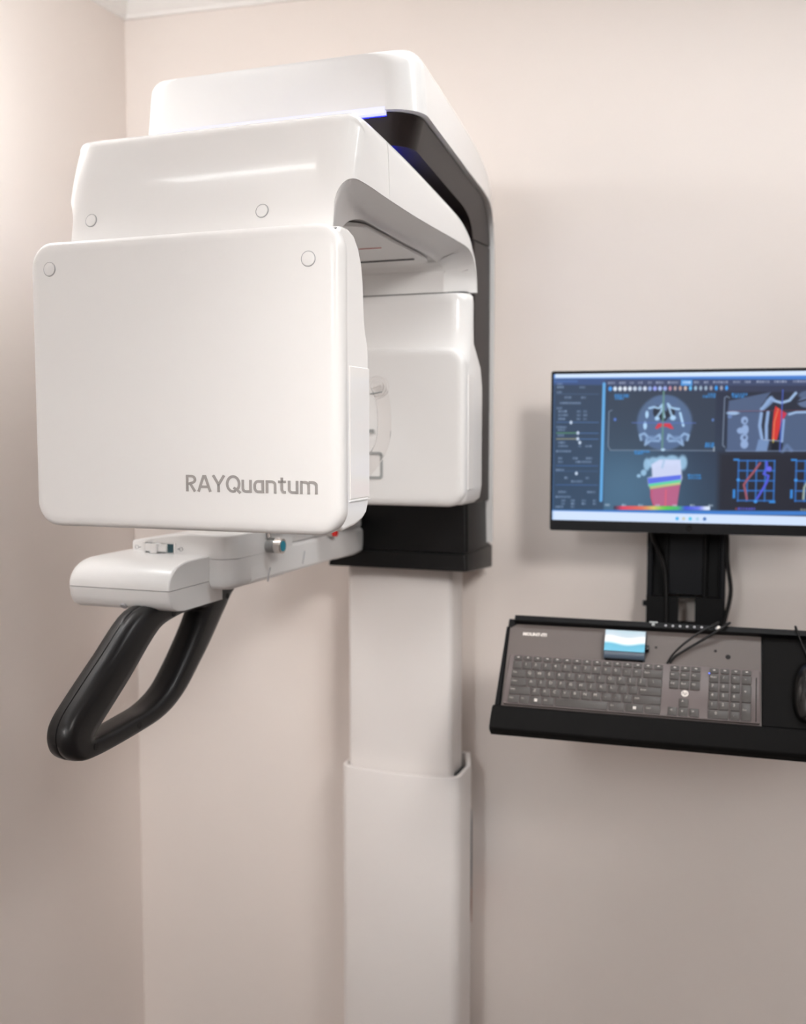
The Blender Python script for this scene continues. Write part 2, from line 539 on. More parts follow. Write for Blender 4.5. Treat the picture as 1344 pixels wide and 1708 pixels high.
# --- rotation bearing with a blue ring between frame and arch
BX, BY = -.735, 1.66
bear = part('rotation_bearing', cyl(L3(BX, BY, 1.905), L3(BX, BY, 1.944), .085, n=48), M['black'])
bm = bmesh.new()
rg = []
for i in range(64):
    a = 2 * math.pi * i / 64
    c = Vector(L3(BX, BY, 1.9345))
    d = Vector((math.cos(a), math.sin(a), 0))
    rg.append([c + d * (.1 + .006 * math.cos(b)) + Vector((0, 0, .005 * math.sin(b))) for b in (rad(45), rad(135), rad(225), rad(315))])
add_loft(bm, rg, closed=True)
part('ring_light', to_mesh(bm), M['ring'], bear)['label'] = 'blue glowing ring'

# --- rotating arch
HW = .235
AK = [  # outer, seam, opening edge (Y, Z), inset of the seam round the front corner
    ((1.315, 1.772), (1.3235, 1.772), (1.405, 1.772), .0225),
    ((1.332, 1.86), (1.3285, 1.80), (1.412, 1.780), .0215),
    ((1.349, 1.912), (1.334, 1.826), (1.430, 1.793), .0195),
    ((1.358, 1.929), (1.349, 1.838), (1.455, 1.806), .0095),
    ((1.378, 1.936), (1.388, 1.8405), (1.490, 1.815), .0),
    ((1.47, 1.930), (1.479, 1.837), (1.525, 1.818), .0),
    ((1.60, 1.917), (1.60, 1.834), (1.65, 1.814), .0),
    ((1.81, 1.890), (1.80, 1.833), (1.82, 1.811), .0),
    ((1.862, 1.879), (1.865, 1.832), (1.868, 1.808), .0),
    ((1.908, 1.858), (1.900, 1.827), (1.890, 1.805), .0),
    ((1.938, 1.82), (1.924, 1.812), (1.905, 1.799), .0),
    ((1.950, 1.785), (1.937, 1.783), (1.908, 1.783), .0),
    ((1.954, 1.757), (1.942, 1.757), (1.910, 1.757), .0)]
SUB = 6
O, Sm, B = (keyed(AK, k, SUB) for k in range(3))
INS = [0 if i >= 4 * SUB else .0225 * math.sqrt(max(0, 1 - (max(0, p[1] - 1.80) / .0405) ** 2)) for i, p in enumerate(Sm)]
FRA = .05


def rarch(i):
    f = i / SUB
    return .016 + (.012 if f > 4 else 0) * min(1, max(0, f - 4))


sp = 5 * SUB
hO = lambda i, p: corner(HW, p.x - max(0, (p.y - 1.772)) * .25, 1.315, FRA) if i < 3.2 * SUB else HW
hO2 = lambda i, p: min(HW, corner(HW, p.x, 1.315 + (p.y - 1.772) * .26, FRA))
hS = lambda i, p: HW
fc = []
for a, (o, s) in enumerate(zip(O[:sp + 1], Sm[:sp + 1])):
    fc.append((o, s))
# front cover: loft over x-slices so that its vertical front corners round generously
NX = 40
xs = []
for k in range(9):
    xs.append(-HW + FRA * (1 - math.cos(rad(90 * k / 8))))
xs = sorted(xs + [-HW + .0225 * math.sin(rad(v)) for v in range(8, 90, 8)] + [-HW + .02251])
xs = xs + [-.182, -.174, -.15, -.12, -.06, 0, .06, .12, .15, .174, .182] + [-x for x in reversed(xs)]


def plan_in(x):
    t = abs(x) - (HW - FRA)
    return 0 if t <= 0 else FRA - math.sqrt(max(0, FRA * FRA - t * t))


def zseam(t):
    """height of the seam on the rounded front corner, t = distance from the side face"""
    if t >= .0225:
        return 1.772
    return 1.80 + .0405 * math.sqrt(1 - (t / .0225) ** 2)


def oy(z):
    """depth of the cover's front face at height z"""
    for (y0, z0), (y1, z1) in zip(O[:-1], O[1:]):
        if z0 <= z <= z1:
            return y0 + (y1 - y0) * (z - z0) / (z1 - z0 + 1e-9)
    return O[0][0]


rings = []
prO = O[:sp + 1]; prS = Sm[:sp + 1]
for x in xs:
    din = plan_in(x)
    t_e = max(0, abs(x) - (HW - .02)) / .02
    drop = .02 * (1 - math.sqrt(max(0, 1 - min(1, t_e) ** 2)))
    ring = []
    for j, (o, s) in enumerate(zip(prO, prS)):
        f = min(1, j / (3.3 * SUB))
        y = o[0] + din * .62 * max(0, 1 - max(0, j - 2.6 * SUB) / (1.6 * SUB))
        z = o[1] - drop * f
        zm = zseam(HW - abs(x))
        if z < zm:
            z = zm; y = oy(zm) + .62 * din
        ring.append(L3(OX + x, y, z))
    for j, s in reversed(list(enumerate(prS))):
        zz = max(s[1], zseam(HW - abs(x))) if j <= 4 * SUB else s[1]
        ring.append(L3(OX + x, max(s[0], oy(zz) + .62 * din + .0012), zz))
    rings.append(ring)
fcov = part('front_cover', loft(rings), M['white'], smooth=42)
fcov['label'] = 'glossy white front cover of the rotating arch'
# beam cover with its rear shoulder
rings = band(O[sp:], Sm[sp:], lambda i, p: HW, lambda i, p: HW, lambda i: .020)
rings[0] = [(v[0], v[1] + .0012, v[2]) for v in rings[0]]
beam = part('beam_cover', loft(rings), M['white'], smooth=50)


def liner_ring(o, s, b, ins):
    o = Vector((0, o[0], o[1])); s = Vector((0, s[0], s[1])); b = Vector((0, b[0], b[1]))
    d = (b - s).normalized()
    up = (o - s); up = (up - d * up.dot(d)).normalized()
    prof = []
    x0 = HW - ins
    s0 = Vector((0, s.y if ins < .0004 else oy(s.z) + .62 * plan_in(x0) + .0006, s.z))
    for k in range(4):
        prof.append((x0 - .0006 - .00002 * (4 - k), s0 + d * (.0014 + .00004 * k)))
    q = prof[-1][1]
    w = .055 - ins
    cv = max(0, 1 - ins / .02)
    prof += [(x0 - w * .22, q.lerp(b, .2) + up * .002 * cv), (x0 - w * .55, q.lerp(b, .5) + up * .006 * cv), (x0 - w * .8, q.lerp(b, .76) + up * .007 * cv), (x0 - w * .95, q.lerp(b, .93) + up * .003 * cv), (HW - .055, b)]
    prof.append((HW - .0585, b + up * .0006))
    prof.append((HW - .060, b + up * .004))
    return [L3(OX + x, p.y, p.z) for x, p in prof] + [L3(OX - x, p.y, p.z) for x, p in reversed(prof)]


liner = part('arch_liner', loft([liner_ring(*q) for q in zip(O, Sm, B, INS)]), M['white_satin'], smooth=50)
liner['label'] = 'concave white inner liner of the arch'
# underside panel, its joint and the red alignment slot
pan = rr(-.745 + .0 - .245 + .01, -.63, 1.52, 1.87, .035, 6)
pz = lambda y: 1.8165 - (y - 1.52) * .022
bm = bmesh.new()
add_loft(bm, [[L3(x, y, pz(y) - .004) for x, y in pan], [L3(x, y, pz(y) + .002) for x, y in pan]])
upan = part('underside_panel', to_mesh(bm), M['white_satin'], liner)
bm = bmesh.new(); add_box(bm, -.706 - OX, -.664 - OX, 1.697 - OY, 1.6985 - OY, 1.8075, 1.8095)
part('alignment_slot', to_mesh(bm), M['laser'], liner)['label'] = 'thin red slot'
bm = bmesh.new(); add_box(bm, -.93 - OX, -.646 - OX, 1.812 - OY, 1.816 - OY, 1.804, 1.8075)
part('panel_joint', to_mesh(bm), M['seam'], liner)
# dark gasket at the rear joint and at the front joint
bm = bmesh.new(); add_loft(bm, [pring(rr(-1.022, -.578, 1.914, 1.945, .012, 4), 1.752), pring(rr(-1.022, -.578, 1.914, 1.945, .012, 4), 1.7572)])
part('joint_gasket', to_mesh(bm), M['seam'])
bm = bmesh.new(); add_loft(bm, [pring(rr(-1.01, -.60, 1.335, 1.36, .008, 4), 1.766), pring(rr(-1.01, -.60, 1.335, 1.36, .008, 4), 1.7735)])
part('joint_gasket', to_mesh(bm), M['seam'])


def screw_cap(x, y, z, r, parent, tilt=0.0):
    bm = bmesh.new()
    n = 32
    def ring(rr_, d):
        return [L3(x + rr_ * math.cos(2 * math.pi * i / n), y + d + rr_ * math.sin(2 * math.pi * i / n) * math.sin(tilt), z + rr_ * math.sin(2 * math.pi * i / n) * math.cos(tilt)) for i in range(n)]
    add_loft(bm, [ring(r * .1, -.0016), ring(r * .75, -.0015), ring(r * .93, -.0010), ring(r, .0002), ring(r, .003)])
    part('screw_cap', to_mesh(bm), M['white_satin'], parent)
    bm = bmesh.new()
    add_loft(bm, [ring(r * 1.00, -.0004), ring(r * 1.07, -.0003), ring(r * 1.07, .003), ring(r * 1.0, .003)], cap=False, closed=True)
    part('cap_rim', to_mesh(bm), M['print'], parent)


tl = math.atan2(.017, .088)
screw_cap(-.976, 1.3208, 1.806, .0092, fcov, tl)
screw_cap(-.693, 1.3196, 1.800, .0092, fcov, tl)

# --- front head (sensor side) with the brand plate
hp = [(1.288, 1.366), (1.288, 1.760), (1.296, 1.768), (1.322, 1.7685), (1.342, 1.763), (1.358, 1.748), (1.369, 1.728), (1.375, 1.700), (1.377, 1.672),
      (1.379, 1.650), (1.384, 1.632), (1.391, 1.618), (1.393, 1.600), (1.393, 1.405), (1.391, 1.392), (1.384, 1.380), (1.370, 1.372), (1.345, 1.366), (1.30, 1.361)]
head = part('sensor_head', loft([[L3(x, y, z) for y, z in hp] for x in (-1.037, -.564)]), M['white'], bevel=.007, segs=4)
head['label'] = 'white boxy head facing the viewer'
fx0, fx1, fz0, fz1 = -1.047, -.554, 1.357, 1.769
rings = []
for off, y in ((.016, 1.2685), (.008, 1.2692), (.0035, 1.2715), (.0008, 1.2755), (0, 1.280), (0, 1.292), (.003, 1.296)):
    pts = rr(fx0 + off, fx1 - off, fz0 + off, fz1 - off, max(.004, .036 - off), 10)
    rings.append([L3(x, y, z) for x, z in pts])
plate = part('front_plate', loft(rings), M['white_satin'], head, smooth=60)
for x, z in ((-1.011, 1.7295), (-.599, 1.722)):
    screw_cap(x, 1.2685, z, .0098, head)
# glossy side window and lower seam of the head
bm = bmesh.new(); add_box(bm, -.5655 - OX, -.5628 - OX, 1.322 - OY, 1.3915 - OY, 1.403, 1.585)
part('side_window', to_mesh(bm), M['frost'], head, bevel=.0012, segs=2)['label'] = 'glossy side window'
bm = bmesh.new(); add_box(bm, -.5640 - OX, -.5625 - OX, 1.320 - OY, 1.3925 - OY, 1.3995, 1.4012)
part('side_seam', to_mesh(bm), M['white'], head)
bm = bmesh.new(); add_box(bm, -1.02 - OX, -.585 - OX, 1.30 - OY, 1.362 - OY, 1.3590, 1.3625)
part('bottom_plate', to_mesh(bm), M['seam'], head)

# lettering, drawn with strokes
def arc(cx, cy, rx, ry, a0, a1, n=10):
    return [(cx + rx * math.cos(rad(a0 + (a1 - a0) * i / n)), cy + ry * math.sin(rad(a0 + (a1 - a0) * i / n))) for i in range(n + 1)]


T = .15
h = T / 2
XH = .76
GL = {
    'R': (.66, [[(h, 0), (h, 1)], [(h, 1 - h), (.34, 1 - h)] + arc(.34, .72, .22, .28 - h, 90, -90) + [(h, .44 + h - .08)], [(.27, .46), (.56, 0)]]),
    'A': (.86, [[(.06, 0), (.38, 1 - h), (.48, 1 - h), (.80, 0)], [(.2, .30), (.66, .30)]]),
    'Y': (.80, [[(.06, 1), (.40, .45), (.74, 1)], [(.40, .5), (.40, 0)]]),
    'Q': (.90, [arc(.44, .5, .44 - h, .5 - h + .02, -48, 292, 26), [(.46, .27), (.62, .2), (.88, -.03)]]),
    'u': (.66, [[(h, XH), (h, .26)] + arc(.26, .26, .26 - h, .26 - h, 180, 270, 6) + [(.54, h)], [(.54, XH), (.54, 0)]]),
    'a': (.68, [[(.56, XH - h), (.28, XH - h)] + arc(.28, .44, .28 - h, .32 - h, 90, 180, 6) + arc(.28, .30, .28 - h, .30 - h, 180, 270, 6) + [(.56, h)], [(.56, XH), (.56, 0)]]),
    'n': (.68, [[(h, 0), (h, XH)], [(h, XH - h), (.32, XH - h)] + arc(.32, XH - .26, .24 - .0, .26 - h, 90, 0, 6) + [(.56, 0)]]),
    't': (.52, [[(.22, .93), (.22, .24)] + arc(.38, .24, .16, .24 - h, 180, 270, 6) + [(.46, h)], [(0, XH - h), (.47, XH - h)]]),
    'm': (1.02, [[(h, 0), (h, XH)], [(h, XH - h), (.28, XH - h)] + arc(.28, XH - .24, .22, .24 - h, 90, 0, 6) + [(.50, 0)],
                 [(.50, XH - h), (.70, XH - h)] + arc(.70, XH - .24, .24, .24 - h, 90, 0, 6) + [(.94, 0)]]),
}


def stroke(bm, pts, wd, place, d):
    P = [Vector((a, b, 0)) for a, b in pts]
    P = [p for i, p in enumerate(P) if i == 0 or (p - P[i - 1]).length > 1e-4]
    Lp, Rp = [], []
    for i, p in enumerate(P):
        a = (P[i] - P[i - 1]).normalized() if i > 0 else None
        b = (P[i + 1] - P[i]).normalized() if i + 1 < len(P) else None
        t = ((a or b) + (b or a)).normalized()
        n = Vector((-t.y, t.x, 0))
        k = 1.0
        if a is not None and b is not None:
            na = Vector((-a.y, a.x, 0)); k = 1 / max(.45, n.dot(na))
        Lp.append(p + n * (wd / 2 * k)); Rp.append(p - n * (wd / 2 * k))
    for i in range(len(P) - 1):
        q = [Lp[i], Rp[i], Rp[i + 1], Lp[i + 1]]
        lo = [place(v.x, v.y, 0) for v in q]; hi = [place(v.x, v.y, d) for v in q]
        vl = [bm.verts.new(v) for v in lo]; vh = [bm.verts.new(v) for v in hi]
        bm.faces.new(vh)
        rim = [bm.verts.new(v) for v in hi]
        for k in range(4):
            bm.faces.new((vl[k], vl[(k + 1) % 4], rim[(k + 1) % 4], rim[k]))


word = 'RAYQuantum'
adv = sum(GL[c][0] for c in word) + .055 * (len(word) - 1)
W = .200; sx = W / (adv - .07); sz = .0232
bm = bmesh.new()
cx = 0
for c in word:
    wd_, st = GL[c]
    for pts in st:
        stroke(bm, pts, T, lambda x, y, d, cx=cx: L3(-.789 + (cx + x) * sx, 1.2688 - d, 1.4128 + y * sz), .0011)
    cx += wd_ + .055
part('brand_lettering', to_mesh(bm, raw=True), M['letter'], head)['label'] = 'silver lettering RAYQuantum'

# --- rear head (tube side)
secs = [(1.357, 1.875, 1.965, .226, .01), (1.366, 1.872, 1.982, .234, .012), (1.39, 1.872, 1.988, .2365, .014), (1.58, 1.872, 1.988, .2365, .014),
        (1.615, 1.872, 1.982, .2360, .018), (1.64, 1.873, 1.968, .2350, .028), (1.66, 1.878, 1.957, .2340, .036), (1.69, 1.886, 1.955, .2335, .040), (1.735, 1.888, 1.955, .233, .038),
        (1.7485, 1.888, 1.955, .232, .036), (1.7525, 1.892, 1.951, .228, .034)]
rings = []
for z, y0, y1, hw, r in secs:
    pts = rr(-hw, hw, y0, y1, r, 6)
    rings.append([L3(OX + x, y, z) for x, y in pts])
tube_head = part('tube_head', loft(rings), M['white'], smooth=60)
tube_head['label'] = 'white rear head of the rotating arch'
rings = []
for off, y in ((.016, 1.8585), (.008, 1.8592), (.0035, 1.8615), (.0008, 1.8655), (0, 1.870), (0, 1.884)):
    pts = rr(OX - .236 + off, OX + .236 - off, 1.354 + off, 1.650 - off, max(.004, .034 - off), 10)
    rings.append([L3(x, y, z) for x, z in pts])
part('inner_plate', loft(rings), M['white_satin'], tube_head, smooth=60)
bm = bmesh.new()
add_loft(bm, [[L3(x, 1.8585, z) for x, z in rr(-.84, -.7245, 1.404, 1.456, .006, 4)], [L3(x, 1.857, z) for x, z in rr(-.84, -.7245, 1.404, 1.456, .006, 4)],
              [L3(x, 1.857, z) for x, z in rr(-.835, -.7295, 1.4095, 1.4505, .004, 4)], [L3(x, 1.8585, z) for x, z in rr(-.835, -.7295, 1.4095, 1.4505, .004, 4)]], cap=False, closed=True)
part('window_border', to_mesh(bm), M['greyplastic'], tube_head)['label'] = 'grey border of a small window'
bm = bmesh.new(); add_box(bm, -.79 - OX, -.7415 - OX, 1.8555 - OY, 1.858 - OY, 1.4915, 1.499)
part('window_slot', to_mesh(bm), M['greyplastic'], tube_head)
bm = bmesh.new(); add_box(bm, -.5645 - OX, -.5622 - OX, 1.882 - OY, 1.912 - OY, 1.385, 1.60)
part('side_window', to_mesh(bm), M['frost'], tube_head, bevel=.0012, segs=2)

# --- chin arm
arm = part('chin_arm', loft([[L3(x, y, z) for x, z in rr(-.968, -.8685, 1.2315, 1.2855, .008, 5)] for y in (1.60, 1.95)]), M['white_satin'])
arm['label'] = 'white horizontal arm below the head'
part('arm_cover', loft([[L3(x, y, z) for x, z in rr(-.966, -.8698, 1.2865, 1.316, .006, 5)] for y in (1.60, 2.10)]), M['white_satin'], arm)
part('arm_socket', loft([[L3(x, y, z) for x, z in rr(-.968 - e, -.8685 + e, 1.2335 - e, 1.2858, .01, 5)] for y, e in ((1.935, .0), (1.97, .0025), (2.06, .0035), (2.10, .0015), (2.116, -.004))]), M['white_satin'], arm)
for y, z in ((1.665, 1.240), (1.808, 1.254)):
    bm = bmesh.new()
    add_loft(bm, [[L3(-.8690, y - .006, z - .012), L3(-.8690, y - .003, z - .012), L3(-.8690, y + .006, z + .012), L3(-.8690, y + .003, z + .012)],
                  [L3(-.8676, y - .006, z - .012), L3(-.8676, y - .003, z - .012), L3(-.8676, y + .006, z + .012), L3(-.8676, y + .003, z + .012)]])
    part('screw_slot', to_mesh(bm), M['print'], arm)
part('indicator_dot', cyl(L3(-.8705, 1.755, 1.296), L3(-.8685, 1.755, 1.296), .004, n=12), M['seam'], arm)

# --- control box on the end of the arm
def plan_box(e=0.0):
    r = .03
    pts = []
    for i in range(9):
        a = rad(-90 + 90 * i / 8)
        pts.append((-.868 - r + (r - e) * math.cos(a), 1.532 + r + (r - e) * math.sin(a)))
    pts += [(-.868 - e, 1.76), (-1.0, 1.76), (-1.045 + e, 1.70)]
    for cx_, cy_, r_, a0, a1 in ((-1.070, 1.572, .016, 180, 262),):
        for i in range(7):
            a = rad(a0 + (a1 - a0) * i / 6)
            pts.append((cx_ + (r_ - e) * math.cos(a), cy_ + (r_ - e) * math.sin(a)))
    pts += [(-1.0, 1.540 + e), (-.95, 1.535 + e)]
    return pts


zt = lambda x: 1.3225 - max(0, -.95 - x) ** 1.3 * .25
zb = lambda x: 1.2815 + min(.004, max(0, -.975 - x) * .2)
bm = bmesh.new()
add_loft(bm, [[L3(x, y, zb(x)) for x, y in plan_box()], [L3(x, y, zt(x) - .004) for x, y in plan_box()], [L3(x, y, zt(x) - .0012) for x, y in plan_box(.0012)], [L3(x, y, zt(x)) for x, y in plan_box(.004)]])
cbox = part('control_box', to_mesh(bm), M['white_satin'], smooth=45)
cbox['label'] = 'white control box at the end of the arm'
lb = lambda e: [(x, y) for x, y in rr(-.985 + e, -.868 - e, 1.532 + e, 1.76, .03 - e, 8)]
part('lower_shell', loft([[L3(x, y, 1.2285) for x, y in lb(.014)], [L3(x, y, 1.2305) for x, y in lb(.008)], [L3(x, y, 1.235) for x, y in lb(.0035)], [L3(x, y, 1.243) for x, y in lb(.001)], [L3(x, y, 1.2805) for x, y in lb(0)]]), M['white_satin'], cbox, smooth=60)
# slider in its slot, printed marks
part('slider_slot', box(-1.040 - OX, -.983 - OX, 1.5375 - OY, 1.548 - OY, 1.2885, 1.3030), M['tealdark'], cbox)
fy = 1.5372 - OY
for x0, x1 in ((-1.046, -1.040), (-.983, -.979)):
    part('slot_rim', box(x0 - OX, x1 - OX, fy - .001, fy + .008, 1.286, 1.3055), M['white_satin'], cbox, bevel=.001, segs=2)
bm = bmesh.new()
add_box(bm, -1.039 - OX, -.995 - OX, 1.5345 - OY, 1.547 - OY, 1.2890, 1.3030)
add_box(bm, -1.026 - OX, -1.013 - OX, 1.529 - OY, 1.547 - OY, 1.2870, 1.3035)
part('slider', to_mesh(bm), M['white'], cbox, bevel=.0016, segs=2)['label'] = 'small white slide switch'
for x in (-1.058, -.967):
    bm = bmesh.new()
    n = 20
    def rg_(r, d):
        return [L3(x + r * math.cos(2 * math.pi * i / n), (1.5395 if x < -1 else 1.5355) - d, 1.2955 + r * math.sin(2 * math.pi * i / n)) for i in range(n)]
    add_loft(bm, [rg_(.0036, 0), rg_(.0036, .0012), rg_(.0030, .0012), rg_(.0030, 0)], cap=False, closed=True)
    add_cyl(bm, L3(x + (.006 if x < -1 else -.006), 1.542, 1.2955), L3(x + (.006 if x < -1 else -.006), 1.5365 if x < -1 else 1.534, 1.2955), .0008, n=8)
    part('printed_mark', to_mesh(bm), M['print'], cbox)

# --- grip block in front
def blk(zlo, zhi, e=0):
    """side outline clipped to zlo..zhi"""
    full = [(1.70, 1.2055), (1.45, 1.2055), (1.430, 1.2075), (1.4165, 1.2145), (1.410, 1.228), (1.408, 1.2435), (1.4095, 1.258), (1.4145, 1.272), (1.424, 1.284), (1.440, 1.2915), (1.46, 1.2945), (1.56, 1.2965), (1.70, 1.297)]
    return full


seamz = 1.2435
lo = [(1.575, 1.2065), (1.45, 1.2065), (1.432, 1.2085), (1.4185, 1.2155), (1.4115, 1.228), (1.409, seamz - .0006), (1.575, seamz - .0006)]
hi_ = [(1.66, 1.2441), (1.409, 1.2441), (1.4092, 1.25056), (1.4115, 1.25802), (1.416, 1.2655), (1.4235, 1.27296), (1.434, 1.27919), (1.447, 1.28334), (1.463, 1.28583), (1.5, 1.28666), (1.66, 1.28666)]


def sx_rings(prof, x0, x1, r0, r1, top=0.0):
    seq = []
    for k in range(7):
        a = rad(90 * k / 6)
        seq.append((x0 + r0 * (1 - math.sin(a)), r0 * (1 - math.cos(a))))
    seq = [(x0 + r0 * (1 - math.cos(rad(15 * k))), r0 * (1 - math.sin(rad(15 * k)))) for k in range(7)]
    seq += [(x1 - r1 * (1 - math.cos(rad(15 * k))), r1 * (1 - math.sin(rad(15 * k)))) for k in range(6, -1, -1)]
    rings = []
    for x, e in seq:
        ring = []
        for y, z in prof:
            yy = y + e * max(0, min(1, (1.50 - y) / .06))
            zz = z - e * top * max(0, (z - seamz) / .05)
            ring.append(L3(x, yy, zz))
        rings.append(ring)
    return rings


blo = part('grip_block', loft(sx_rings(lo, -1.108, -.9115, .016, .004)), M['white_satin'], smooth=45)
blo['label'] = 'white rounded block holding the hand grip'
part('block_cover', loft(sx_rings(hi_, -1.108, -.9115, .016, .004, .8)), M['white_satin'], blo, smooth=45)
part('block_core', box(-1.09 - OX, -.917 - OX, 1.43 - OY, 1.57 - OY, 1.22, 1.27), M['print'], blo)
bm = bmesh.new()
add_cyl(bm, L3(-1.003, 1.4246, 1.2204), L3(-1.003, 1.4186, 1.2130), .0058, n=20)
part('screw_recess', to_mesh(bm), M['print'], blo)

# --- black hand grip loop
Hout = [(1.392, 1.212), (1.311, 1.158), (1.224, 1.095), (1.206, 1.075), (1.202, 1.055), (1.209, 1.036), (1.228, 1.021), (1.250, 1.016), (1.29, 1.016), (1.37, 1.021), (1.435, 1.028), (1.480, 1.041), (1.520, 1.063), (1.560, 1.095), (1.595, 1.124), (1.64, 1.166), (1.676, 1.200), (1.706, 1.2285), (1.61, 1.2285), (1.48, 1.2165)]
Hin = [(1.440, 1.174), (1.353, 1.108), (1.285, 1.060), (1.272, 1.052), (1.268, 1.048), (1.268, 1.046), (1.272, 1.045), (1.28, 1.0445), (1.321, 1.046), (1.37, 1.050), (1.410, 1.054), (1.445, 1.064), (1.472, 1.078), (1.500, 1.102), (1.53, 1.132), (1.553, 1.158), (1.566, 1.176), (1.570, 1.186), (1.545, 1.190), (1.495, 1.188)]
Oc = catmull([(0, a, b) for a, b in Hout], 5, closed=True)
Ic = catmull([(0, a, b) for a, b in Hin], 5, closed=True)
HX0, HX1 = -.992, -.945
rings = []
for o, i_ in zip(Oc, Ic):
    m = (o + i_) / 2; d = (o - i_) / 2
    ring = []
    for (u, v) in ((1, -.30), (1, -.045), (.95, 0), (1, .045), (1, .30), (.93, .72), (.75, .95), (.4, 1.0), (-.4, 1.0), (-.75, .95), (-.95, .7), (-1, .3), (-1, -.3), (-.95, -.7), (-.75, -.95), (-.4, -1), (.4, -1), (.75, -.95), (.93, -.72)):
        p = m + d * u
        ring.append(L3((HX0 + HX1) / 2 + v * (HX1 - HX0) / 2, p.y, p.z))
    rings.append(ring)
grip = part('hand_grip', loft(rings, closed=True), M['grip'], smooth=55)
grip['label'] = 'black loop-shaped hand grip'
for y, z in ((1.475, 1.196), (1.578, 1.199), (1.652, 1.199), (1.262, 1.034), (1.372, 1.036)):
    bm = bmesh.new(); add_cyl(bm, L3(HX1 - .003, y, z), L3(HX1 + .0006, y, z), .0052, n=18)
    part('grip_bolt', to_mesh(bm), M['bolt'], grip)

# --- buttons on the right of the arm
by, bz = 1.662, 1.2925
btn = part('push_button', cyl(L3(-.869, by, bz), L3(-.853, by, bz), .0128), M['greyplastic'], bevel=.001)
part('button_ring', cyl(L3(-.8525, by, bz), L3(-.838, by, bz), .0136), M['chrome'], btn, bevel=.0012)
part('button_neck', cyl(L3(-.854, by, bz), L3(-.851, by, bz), .0115), M['seam'], btn)
part('button_cap', cyl(L3(-.839, by, bz), L3(-.8370, by, bz), .0098), M['teal'], btn, bevel=.0006)['label'] = 'teal button cap'
part('acrylic_clip', box(-.866 - OX, -.843 - OX, by - .008 - OY, by + .008 - OY, 1.307, 1.330), M['clear'], btn, bevel=.001)
rb = part('stop_button', cyl(L3(-.8705, 1.925, 1.2905), L3(-.858, 1.925, 1.2905), .0075), M['chrome'])
part('button_cap', cyl(L3(-.859, 1.925, 1.2905), L3(-.850, 1.925, 1.2905), .0070), M['red'], rb, bevel=.001)['label'] = 'red button cap'

# --- clear temple support beside the patient position
tsx, tsz, tsy = -.672, 1.572, 1.70
bm = bmesh.new()
path = [(-.672, 1.575), (-.663, 1.55), (-.660, 1.51), (-.664, 1.475), (-.680, 1.445), (-.705, 1.418), (-.745, 1.385), (-.80, 1.355), (-.875, 1.318)]
pc = catmull([(a, 0, b) for a, b in path], 6)
rings = []
for i, p in enumerate(pc):
    d = (pc[min(i + 1, len(pc) - 1)] - pc[max(i - 1, 0)]).normalized()
    n = Vector((d.z, 0, -d.x))
    hw = .0125
    ring = [(p.x + n.x * a * hw, tsy + b * .002, p.z + n.z * a * hw) for a, b in ((-1, -1), (1, -1), (1, 1), (-1, 1))]
    rings.append([L3(*q) for q in ring])
add_loft(bm, rings)
ts = part('temple_support', to_mesh(bm), M['clear'], bevel=.0008, segs=2)
ts['label'] = 'clear plastic head support'
part('support_pivot', cyl(L3(tsx, tsy + .002, tsz), L3(tsx, tsy - .003, tsz), .0205, n=40), M['clear'], ts, bevel=.0008, segs=2)
for r in (.0195, .0145, .0095):
    rg = []
    for i in range(40):
        a = 2 * math.pi * i / 40
        rg.append([L3(tsx + (r + .0006 * math.cos(b_)) * math.cos(a), tsy - .0032 - .0006 * math.sin(b_), tsz + (r + .0006 * math.cos(b_)) * math.sin(a)) for b_ in (0, 1.57, 3.14, 4.71)])
    part('pivot_ridge', loft(rg, closed=True), M['white_satin'], ts)
part('pivot_pin', cyl(L3(tsx - .012, tsy - .006, tsz - .012), L3(tsx + .010, tsy - .006, tsz - .009), .0014, n=10), M['greyplastic'], ts)

# ------------------------------------------------------------------ wall mount with tilted keyboard tray
mount = empty('wall_mount', (-.006, YB, 1.16))
tag(mount, 'black steel wall mount below the monitor, carrying a tilted keyboard tray', 'wall mount')
MY = 2.33 - YB


def mp(name, me, m, parent=None, **k):
    return link(name, me, m, parent or mount, **k)


def mbox(x0, x1, y0, y1, z0, z1):
    return box(x0 + .006, x1 + .006, y0 - YB, y1 - YB, z0 - 1.16, z1 - 1.16)


mp('wall_plate', mbox(-.088, -.046, 2.345, YB - .001, 1.02, 1.56), M['mount2'], bevel=.003)
mp('wall_plate', mbox(.032, .072, 2.345, YB - .001, 1.02, 1.56), M['mount2'], bevel=.003)
mp('side_rail', mbox(-.090, -.078, 2.318, 2.35, 1.03, 1.52), M['mount'], bevel=.003)
mp('side_rail', mbox(.062, .074, 2.318, 2.35, 1.03, 1.52), M['mount'], bevel=.003)
mp('inner_rail', mbox(-.054, -.044, 2.322, 2.35, 1.03, 1.52), M['mount2'], bevel=.003)
mp('inner_rail', mbox(.026, .036, 2.322, 2.35, 1.03, 1.52), M['mount2'], bevel=.003)
mp('sliding_plate', mbox(-.046, .028, 2.328, 2.345, 1.142, 1.50), M['mount'], bevel=.002)
bm = bmesh.new()
for b_ in ((-.090, -.022, 1.03, 1.139), (.012, .072, 1.03, 1.139), (-.022, .012, 1.03, 1.084), (-.022, .012, 1.1375, 1.1405)):
    add_box(bm, b_[0] + .006, b_[1] + .006, 2.312 - YB, 2.330 - YB, b_[2] - 1.16, b_[3] - 1.16)
mp('lower_plate', to_mesh(bm), M['mount2'])
mp('lock_knob', cyl((-.098 + .006, 2.325 - YB, 1.121 - 1.16), (-.086 + .006, 2.325 - YB, 1.121 - 1.16), .006), M['mount'], bevel=.001)
mp('monitor_bracket', mbox(-.06, .045, 2.245, 2.33, 1.40, 1.50), M['mount'], bevel=.004)
